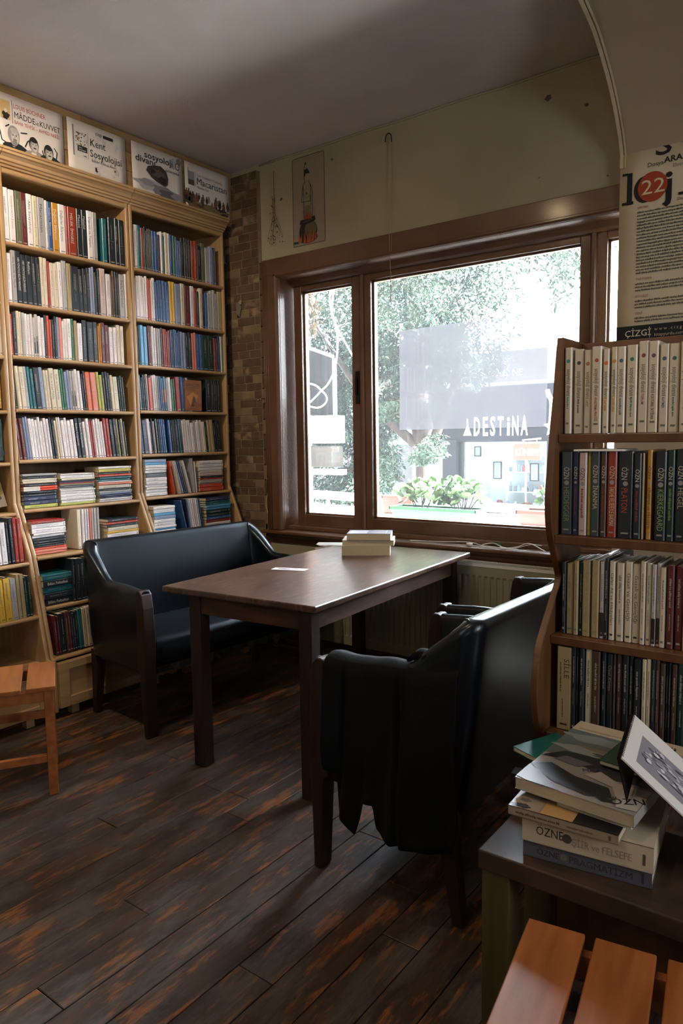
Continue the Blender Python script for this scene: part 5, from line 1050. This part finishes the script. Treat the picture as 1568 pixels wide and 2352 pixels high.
# ================================================================ OUTSIDE
b = MB(); b.box(-14, 14, 3.9, 14, -1.3, -1.2); b.build('street', 'street', kind='structure')
q = MB(); q.box(-14, 12, 3.30, 3.64, 3.19, 10.0); q.box(-14, -3.93, 3.30, 3.64, -1.2, 3.19); q.box(2.81, 12, 3.30, 3.64, -1.2, 3.19); q.box(-3.93, 2.81, 3.5, 3.64, -1.2, -.13); q.build('wall_outside', 'facade', kind='structure')
b = MB(); b.box(-4.6, 1.5, 3.642, 4.34, .78, .845); b.box(-4.6, 1.5, 4.20, 4.34, -1.2, .78); b.build('window_ledge', 'ledge', kind='structure')
t = MB(); t.tube([(-4.6, 4.13, .972), (-.9, 4.10, .885)], .031, 14); rl = t.build('balcony_rail', 'pipe', smooth=True, label='thick pale round rail running along the outer edge of the ledge', cat='rail')
t = MB(); [t.tube([(x, 4.12, .84), (x, 4.12, .95 - .02*i)], .012, 8) for i, x in enumerate((-4.3, -3.2, -1.2))]; t.build('post', 'pipe', rl, smooth=True)
# slabs lying beyond on a lower roof, seen under the rail
for i, (x0, x1, y0, y1, z, m) in enumerate(((-4.2, -3.0, 4.6, 5.3, .60, 'ledge'), (-3.6, -2.9, 4.45, 4.6, .70, 'facade'))):
    q = MB(); q.box(x0, x1, y0, y1, z-.05, z); q.build('roof_slab', m, label=('wide grey slab of the lean-to roof below the rail', 'narrow pale slab edge just below the rail')[i], cat='roof', bevel=.004)
def planter(x0, x1, y0, y1, z0, h, m, label, nm='planter'):
    e = empty(nm, ((x0+x1)/2, (y0+y1)/2, z0), label=label, cat='planter'); w, d = (x1-x0)/2, (y1-y0)/2
    q = MB(); k = .88; pts = [(-w*k, -d*k), (w*k, -d*k), (w*k, d*k), (-w*k, d*k)]; A = [q.av((*p, 0)) for p in pts]; B = [q.av((p[0]/k*.97, p[1]/k*.97, h-.018)) for p in pts]
    for j in range(4): q.face((A[j], A[(j+1) % 4], B[(j+1) % 4], B[j]))
    q.face(A[::-1]); q.face(B); q.build('trough', m, e, bevel=.004)
    q = MB(); q.box(-w, w, -d, -d+.012, h-.022, h); q.box(-w, w, d-.012, d, h-.022, h); q.box(-w, -w+.012, -d, d, h-.022, h); q.box(w-.012, w, -d, d, h-.022, h); q.build('rim', m, e, bevel=.003)
    q = MB(); q.box(-w+.013, w-.013, -d+.013, d-.013, h-.03, h-.012); q.build('soil', 'soil', e); return e
LF = None
def geranium(x, y, z, n, rx, ry, h, label, seed, size=.030):
    global LF
    e = empty('geranium', (x, y, z), label=label, cat='plant'); rr = random.Random(seed); q = MB(); tips = []
    for i in range(9):
        a, r = rr.uniform(0, 2*PI), rr.random()**.5; p = Vector((rx*r*math.cos(a), ry*r*math.sin(a), h*rr.uniform(.45, .85))); b0 = Vector((p.x*.35+rr.uniform(-.02, .02), p.y*.3, 0)); m_ = b0.lerp(p, .5)+Vector((0, 0, .015)); q.tube([b0, m_, p], .0032, 5); tips.append((b0, m_, p))
    q.build('stem', 'bark', e, kind='stuff')
    if LF is None:
        g = MB(); c0 = g.av((0, 0, -.10)); R_ = []
        for k in range(22): a = -PI/2 + .22 + (2*PI-.44)*k/21; r = 1 + .07*math.cos(5*(a-PI/2)); R_.append(g.av((r*math.cos(a), r*math.sin(a), .14*math.sin(2.5*a)**2 + .1)))
        for k in range(21): g.face((c0, R_[k], R_[k+1]))
        LF = g.build('leaf', 'leafg', e, smooth=True); first = True
    else: first = False
    for i in range(n):
        o = LF if first and i == 0 else copy(LF, e)
        a, r = rr.uniform(0, 2*PI), rr.random()**.6; u = rr.random()
        pos = Vector((rx*r*math.cos(a)*1.05, ry*r*math.sin(a), h*(.25+.75*u)*(1-.25*r))); s_ = size*rr.uniform(.6, 1.25)
        o.location = pos; o.scale = (s_, s_, s_); o.rotation_euler = (rr.uniform(.2, 1.2), rr.uniform(-.6, .6), rr.uniform(-PI, PI))
    return e
planter(-2.46, -1.86, 3.78, 3.94, .846, .075, 'green', 'long green plastic flower trough on the window ledge')
geranium(-2.27, 3.86, .90, 80, .17, .07, .21, 'bushy geranium with round leaves, left half of the green trough', 1)
geranium(-1.98, 3.86, .90, 80, .15, .07, .22, 'bushy geranium with round leaves, right half of the green trough', 2)
planter(-2.66, -2.42, 4.00, 4.06, .846, .12, 'terra', 'small reddish-brown trough behind the left end of the green one')
planter(-1.63, -1.16, 3.80, 3.98, .846, .085, 'terra', 'long terracotta-coloured flower trough behind the brown bookcase edge')
geranium(-1.42, 3.88, .91, 26, .14, .06, .20, 'sparse geranium growing in the terracotta-coloured trough', 3, .026)

def foliage(name, parent, boxes, n, size, seed, m='leafa', droop=.8):
    """a mass of narrow leaves hanging from twigs"""
    rr = random.Random(seed); q = MB(); V = [b_[1][0]*b_[1][1]*b_[1][2] for b_ in boxes]
    for c, r, dens in boxes:
        for i in range(int(n*dens)):
            p = Vector(c) + Vector((rr.uniform(-1, 1)*r[0], rr.uniform(-1, 1)*r[1], rr.uniform(-1, 1)*r[2]))
            e_ = sum(((p[k]-c[k])/r[k])**2 for k in range(3))
            if e_ > 1.1 + rr.random()*.5: continue
            if noise.noise(p*2.3) < -.16: continue
            d = Vector((rr.gauss(0, 1), rr.gauss(0, 1), -abs(rr.gauss(droop, .5)))).normalized(); w = d.cross(Vector((rr.gauss(0, 1), rr.gauss(0, 1), rr.gauss(0, .6)))).normalized()
            L = size*rr.uniform(.6, 1.4); k = L*.16; nrm = d.cross(w)*k*.35
            i0 = len(q.v); q.v += [tuple(p), tuple(p+d*L*.45+w*k+nrm), tuple(p+d*L), tuple(p+d*L*.45-w*k+nrm), tuple(p+d*L*.45-nrm)]
            q.face((i0, i0+1, i0+4)); q.face((i0+1, i0+2, i0+4)); q.face((i0+2, i0+3, i0+4)); q.face((i0+3, i0, i0+4))
    return q.build(name, m, parent, kind='stuff')
tr = empty('tree', (-3.85, 6.6, -1.2), label='leafy street tree with a thick trunk, right outside the window', cat='tree'); t0 = Matrix.Translation((3.85, -6.6, 1.2))
q = MB(); pts = catm([(-3.80, 6.6, -1.2), (-3.79, 6.6, .2), (-3.80, 6.6, 1.0), (-3.90, 6.62, 1.6), (-4.05, 6.7, 2.4), (-4.1, 6.8, 3.4)], 6); q.tube(pts, [.17 - .10*i/(len(pts)-1) for i in range(len(pts))], 14); o = q.build('trunk', 'bark', tr, smooth=True); o.matrix_parent_inverse = t0
q = MB()
for a in ([(-3.82, 6.6, 1.1), (-3.5, 6.4, 1.6), (-3.3, 6.3, 2.0), (-3.2, 6.2, 2.5)], [(-3.85, 6.6, 1.2), (-4.4, 6.3, 1.8), (-4.9, 6.1, 2.6)], [(-3.95, 6.7, 2.2), (-3.5, 6.9, 2.9), (-3.0, 7, 3.3)]): pp_ = catm(a, 5); q.tube(pp_, [.06-.045*i/(len(pp_)-1) for i in range(len(pp_))], 8)
o = q.build('branch', 'bark', tr, smooth=True, kind='stuff'); o.matrix_parent_inverse = t0
o = foliage('foliage', tr, [((-5.0, 6.9, 2.75), (1.3, .7, 1.0), .95), ((-3.75, 6.3, 2.75), (1.0, .7, .65), .8), ((-4.65, 6.7, 1.8), (.6, .4, .65), .5), ((-3.5, 6.4, 2.15), (.55, .5, .35), .30), ((-3.75, 6.2, 1.62), (.40, .3, .10), .07), ((-4.45, 6.4, 1.05), (.33, .35, .40), .25), ((-5.7, 6.9, 1.9), (.6, .5, .9), .4), ((-3.52, 6.1, 1.25), (.16, .2, .16), .05), ((-4.5, 6.2, .85), (.5, .3, .2), .12), ((-5.5, 6.6, 1.15), (.5, .3, .35), .15)], 32000, .058, 3); o.matrix_parent_inverse = t0
br = empty('tree', (-1.2, 6.2, -1.2), label='second street tree, only its light hanging twigs reach the top of the big pane', cat='tree'); t0 = Matrix.Translation((1.2, -6.2, 1.2))
q = MB(); pp_ = catm([(-.9, 6.4, -1.2), (-.9, 6.4, 2.0), (-1.1, 6.2, 3.0), (-1.7, 5.7, 3.15), (-2.1, 5.5, 2.95), (-2.3, 5.5, 2.7)], 6); q.tube(pp_, [.13 - .12*i/(len(pp_)-1) for i in range(len(pp_))], 8); o = q.build('trunk', 'bark', br, smooth=True); o.matrix_parent_inverse = t0
o = foliage('foliage', br, [((-2.05, 5.5, 2.72), (.36, .3, .22), .45), ((-2.28, 5.5, 2.66), (.12, .2, .16), .08), ((-2.02, 5.5, 2.5), (.10, .15, .2), .10), ((-1.95, 5.5, 2.85), (.5, .4, .2), .35)], 3400, .052, 8); o.matrix_parent_inverse = t0
hd = foliage('climbing_leaves', None, [((-5.45, 5.6, 2.2), (.4, .2, .9), 1.0)], 1500, .09, 5); tag(hd, 'dark climbing leaves hanging along the white pole seen through the narrow pane', 'foliage')
hd = foliage('dry_leaf_cluster', None, [((-4.72, 5.75, 2.55), (.16, .12, .30), 1.0)], 420, .12, 6, 'leafd', 1.6); tag(hd, 'cluster of dry brown hanging leaves seen high in the narrow pane', 'foliage')
# left side: board, boxes, pole, cable
q = MB(); q.box(-5.02, -4.89, 5.95, 6.04, -1.2, 3.4); q.build('white_pole', 'signw', label='white square pole at the left side of the narrow pane', cat='pole', bevel=.004)
e = empty('notice_board', (-4.72, 6.0, 1.9), label='dark grey board with a pale edge strip, seen through the narrow pane', cat='board'); e0 = Matrix.Translation((4.72, -6.0, -1.9))
q = MB(); q.prism([(-4.93, 1.60), (-4.57, 1.59), (-4.57, 2.17), (-4.93, 2.30)], 6.0, 6.02, 'Y'); o = q.build('panel', 'grayp', e); o.matrix_parent_inverse = e0
q = MB(); q.prism([(-4.57, 1.58), (-4.545, 1.58), (-4.545, 2.16), (-4.57, 2.17)], 5.99, 6.03, 'Y'); q.prism([(-4.93, 2.30), (-4.57, 2.17), (-4.57, 2.20), (-4.93, 2.33)], 5.99, 6.03, 'Y'); o = q.build('edge_strip', 'signw', e); o.matrix_parent_inverse = e0
q = MB(); q.box(-4.93, -4.50, 5.9, 6.1, 1.30, 1.585); q.build('white_box', 'signw', label='white metal box hanging directly under the dark notice board', cat='box', bevel=.004)
q = MB(); q.box(-4.93, -4.60, 6.0, 6.2, 1.05, 1.27); q.build('concrete_block', 'facade', label='pale weathered block below the white metal box', cat='block', bevel=.01)
q = MB(); q.box(-5.1, -4.3, 5.75, 5.85, .985, 1.04); q.build('white_beam', 'signw', label='white horizontal beam crossing the narrow pane above the rail', cat='beam', bevel=.004)
e = empty('driving_course_sign', (-4.45, 6.2, .95), label='small dark red sign with white capitals behind leaves in the narrow pane', cat='sign'); e0 = Matrix.Translation((4.45, -6.2, -.95))
q = MB(); q.box(-4.72, -4.40, 6.2, 6.22, .78, 1.02); o = q.build('panel', 'redsign', e); o.matrix_parent_inverse = e0
q = MB(); F = Flat(q, (-4.72, 6.199, .78), (1, 0, 0), (0, 0, 1)); F.n = Vector((0, -1, 0)); F.text('YENİ BA', .10, .17, .065, '#e8dede', width=.21); F.text('SÜRÜCÜ', .085, .095, .07, '#e8dede', width=.225); F.text('KURSU', .12, .02, .065, '#e8dede', width=.18); o = q.build('lettering', 'paper', e); o.matrix_parent_inverse = e0
q = MB(); q.tube(catm([(-3.80, 3.63, 3.5), (-3.82, 5.04, 3.1), (-3.832, 5.03, 2.479), (-3.775, 5.0, 2.32), (-3.685, 5.0, 2.167), (-3.50, 5.0, 1.88)]), .007, 6); q.build('white_cable', 'signw', smooth=True, label='straight white cable slanting across the top of the narrow pane', cat='cable')
q = MB(); q.tube(catm([(-3.78, 3.63, 3.45), (-3.80, 4.95, 3.1), (-3.793, 4.95, 2.503), (-3.737, 4.95, 2.318), (-3.717, 4.95, 2.137), (-3.749, 4.95, 1.94), (-3.821, 4.95, 1.817), (-3.898, 4.95, 1.759), (-3.977, 4.95, 1.699), (-4.05, 4.95, 1.66), (-4.09, 4.95, 1.72), (-4.07, 4.95, 1.82), (-3.984, 4.965, 1.812), (-3.913, 4.965, 1.763), (-3.861, 4.965, 1.716), (-3.857, 4.965, 1.668), (-3.901, 4.965, 1.629), (-3.964, 4.965, 1.616), (-4.06, 4.965, 1.634)]), .007, 6); q.build('looped_cable', 'signw', smooth=True, label='white cable hanging in a figure-eight loop before the dark board', cat='cable')

# shop across the street
e = empty('shop_building', (-4, 9.6, -1.2), label='dark blue shop front with white name letters across the street', cat='building'); e0 = Matrix.Translation((4, -9.6, 1.2))
def P_(q, n, m, **k): o = q.build(n, m, e, **k); o.matrix_parent_inverse = e0; return o
q = MB(); q.box(-5.4, -1.5, 9.5, 9.7, 1.27, 2.05); P_(q, 'sign_band', 'navy', bevel=.01)
q = MB(); q.box(-5.20, -4.97, 9.45, 9.7, -1.2, 1.30); P_(q, 'door_post', 'navy', bevel=.01)
q = MB(); q.box(-3.62, -3.45, 9.45, 9.7, -1.2, 1.30); P_(q, 'door_post', 'navy', bevel=.01)
q = MB(); q.box(-4.97, -3.62, 9.5, 9.68, -1.2, .28); P_(q, 'stall_riser', 'navy', bevel=.01)
q = MB(); q.box(-4.97, -3.62, 9.53, 9.54, .28, 1.27); P_(q, 'shop_pane', 'shopglass')
q = MB(); q.box(-4.97, -3.62, 10.5, 10.55, -.2, 1.5); q.box(-4.99, -4.95, 9.7, 10.5, -.2, 1.5); q.box(-3.64, -3.60, 9.7, 10.5, -.2, 1.5); q.box(-4.97, -3.62, 9.7, 10.5, .22, .26); q.box(-5.0, -3.58, 9.7, 10.6, 1.40, 1.45); P_(q, 'interior_walls', 'shopw')
for z in (.50, .80, 1.05):
    q = MB(); q.box(-4.55, -3.95, 10.3, 10.5, z, z+.012); P_(q, 'display_shelf', 'signw')
for x in (-4.55, -4.25, -3.95): q = MB(); q.box(x-.012, x+.012, 10.28, 10.30, .26, 1.24); P_(q, 'display_upright', 'signw')
q = MB(); q.box(-5.6, -2.0, 9.55, 9.75, 2.05, 2.10); q.box(-5.5, -4.65, 9.1, 9.6, 2.04, 2.09); P_(q, 'white_ledge', 'signw')
q = MB(); q.box(-5.6, -2.8, 9.75, 12, 2.0, 2.55); P_(q, 'upper_wall', 'facade')
q = MB(); q.tube(catm([(-3.60, 9.4, 1.95), (-3.58, 9.4, 1.88), (-3.54, 9.4, 1.80), (-3.54, 9.4, 1.62), (-3.55, 9.4, 1.5)]), .03, 10); P_(q, 'drain_pipe', 'signw', smooth=True)
q = MB(); F = Flat(q, (-4.72, 9.497, 1.365), (1, 0, 0), (0, 0, 1)); F.n = Vector((0, -1, 0))
x = 0
for ch, w in zip('DESTiNA', (.11, .09, .09, .10, .05, .11, .12)): F.text(ch, x, 0, .37, '#f2ece2', width=w*.86, bold=.02); x += w + .028
F.poly([(-.16, 0), (-.03, 0), (-.05, .05), (-.085, .16), (-.085, .24), (-.105, .24), (-.11, .12), (-.14, .05)], '#f2ece2'); P_(q, 'name_lettering', 'paper')
q = MB(); F = Flat(q, (-4.62, 9.745, 2.20), (1, 0, 0), (0, 0, 1)); F.n = Vector((0, -1, 0)); F.text('CULE  NE', 0, 0, .13, '#f4f0ee', width=.52); P_(q, 'upper_lettering', 'paper')
ks = empty('kunefe_sign', (-3.79, 9.2, 1.13), label='orange hanging sign with white capitals KÜNEFE on a steel bracket', cat='sign'); k0 = Matrix.Translation((3.79, -9.2, -1.13))
q = MB(); q.box(-3.98, -3.60, 9.18, 9.24, 1.03, 1.25); o = q.build('panel', 'kun', ks, bevel=.006); o.matrix_parent_inverse = k0
q = MB(); F = Flat(q, (-3.96, 9.178, 1.09), (1, 0, 0), (0, 0, 1)); F.n = Vector((0, -1, 0)); F.text('KÜNEFE', .01, 0, .12, '#f6eee6', width=.33, bold=.02); o = q.build('lettering', 'paper', ks); o.matrix_parent_inverse = k0
q = MB(); q.tube([(-3.86, 9.21, 1.29), (-3.60, 9.21, 1.31)], .012, 8); q.tube([(-3.84, 9.21, 1.25), (-3.84, 9.21, 1.29)], .006, 6); q.tube([(-3.66, 9.21, 1.25), (-3.66, 9.21, 1.30)], .006, 6); o = q.build('bracket', 'chrome', ks, smooth=True); o.matrix_parent_inverse = k0
st = MB(); pts = [(-3.53 + r*math.cos(a), 1.46 + r*math.sin(a)) for k in range(10) for r, a in [((.13 if k % 2 == 0 else .062), PI/2 + PI*k/5)]]; st.prism(pts, 9.42, 9.46, 'Y'); st.build('star_sign', 'signw', label='white star-shaped sign on the corner of the dark shop front', cat='sign')
area('shop_ceiling_light', (-4.3, 10.0, 1.38), (-4.3, 10.1, 0), (1.2, .5), 22, (.95, .98, 1.0))
# goods in the window
rr = random.Random(12); pal = ('#6f8fa5', '#d8d8d4', '#8c4a3c', '#3a4450', '#b9a06e', '#54606a', '#c9d2d8', '#a7b6bd', '#7d2e2a')
fr = (((-4.77, 1.06), (.11, .15)), ((-4.47, .74), (.13, .25)), ((-3.92, .72), (.13, .25)))
FL = ('small black framed picture leaning high beside the shop window post', 'tall black framed picture in the middle of the shop window', 'tall black framed picture below the orange sign in the shop window')
for i, ((x, z), (w, h)) in enumerate(fr):
    pe = empty('picture_frame', (x, 9.62, z), label=FL[i], cat='picture frame'); q = MB()
    for bx in ((0, w, 0, .014), (0, w, h-.014, h), (0, .014, 0, h), (w-.014, w, 0, h)): q.box(bx[0], bx[1], 0, .02, bx[2], bx[3])
    q.build('frame', 'iron', pe); q = MB(); q.box(.013, w-.013, .008, .012, .013, h-.013); q.build('picture', 'shopw', pe)
gi = 0
for z, ys_ in ((.262, 9.9), (.514, 10.38), (.814, 10.38), (1.064, 10.38), (.262, 10.2)):
    for j in range(9):
        x = (-4.52 + j*.064) if z > .3 else (-4.92 + j*.14 + rr.uniform(-.02, .02)); c = lin(rr.choice(pal)); q = MB(); h = rr.uniform(.06, .16); w = rr.uniform(.02, .028) if z > .3 else rr.uniform(.03, .055)
        if rr.random() < .5: q.tube([(0, 0, 0), (0, 0, h*.6), (0, 0, h*.72), (0, 0, h)], [w, w, w*.4, w*.35], 8, 0, c)
        else: q.box(-w, w, -w*.6, w*.6, 0, h*.8, 0, c); q.box(-w*.7, w*.7, -w*.5, w*.5, h*.8, h*.85, 0, c)
        o = q.build('display_item', 'bottle', label='small wares standing in the shop window across the street', cat='wares', group='wares in the shop window'); o.location = (x, ys_ + rr.uniform(-.03, .03), z)
# neighbouring houses
def house(x0, x1, y0, y1, z0, z1, label, m='facade', wins=()):
    e = empty('house', ((x0+x1)/2, (y0+y1)/2, z0), label=label, cat='building'); e0 = Matrix.Translation((-(x0+x1)/2, -(y0+y1)/2, -z0))
    q = MB(); q.box(x0, x1, y0, y1, z0, z1); o = q.build('wall', m, e); o.matrix_parent_inverse = e0
    for (a, c, w, h) in wins:
        q = MB(); q.box(a, a+w, y0-.04, y0, c, c+h); o = q.build('window', 'signw', e, bevel=.01); o.matrix_parent_inverse = e0
        q = MB(); q.box(a+.06, a+w-.06, y0-.05, y0-.04, c+.06, c+h-.06); p = q.build('pane', 'grayp', o)
    q = MB(); q.box(x0-.15, x1+.15, y0-.2, y1, z1, z1+.08); o = q.build('roof', 'terra', e); o.matrix_parent_inverse = e0
house(-9.8, -5.75, 9.9, 12.5, -1.2, 2.3, 'low pale house behind the tree, left of the dark shop front', wins=((-9.0, .2, .8, 1.1), (-7.6, .2, .8, 1.1), (-6.6, .2, .7, 1.1)))
house(-1.4, 3.5, 10.2, 12.5, -1.2, 1.9, 'low pale house right of the dark shop front, hidden by the cove', wins=((-.8, .2, .8, 1.1), (.8, .2, .8, 1.1)))
q = MB()
for i in range(5): q.box(-5.9+.10*i, -5.85+.1*i, 9.0+.1*i, 9.2+.1*i, -1.2, .9)
# translucent sheet stuck on the outside of the big pane
q = MB(); q.grid(lambda u, v: (-2.258 + .878*u + .004*math.sin(v*3), 3.5925, 1.388 + .565*v + .012*u*v), 8, 6); q.build('translucent_sheet', 'sheet', label='greyish translucent paper sheet stuck to the outside of the big window pane', cat='sheet')
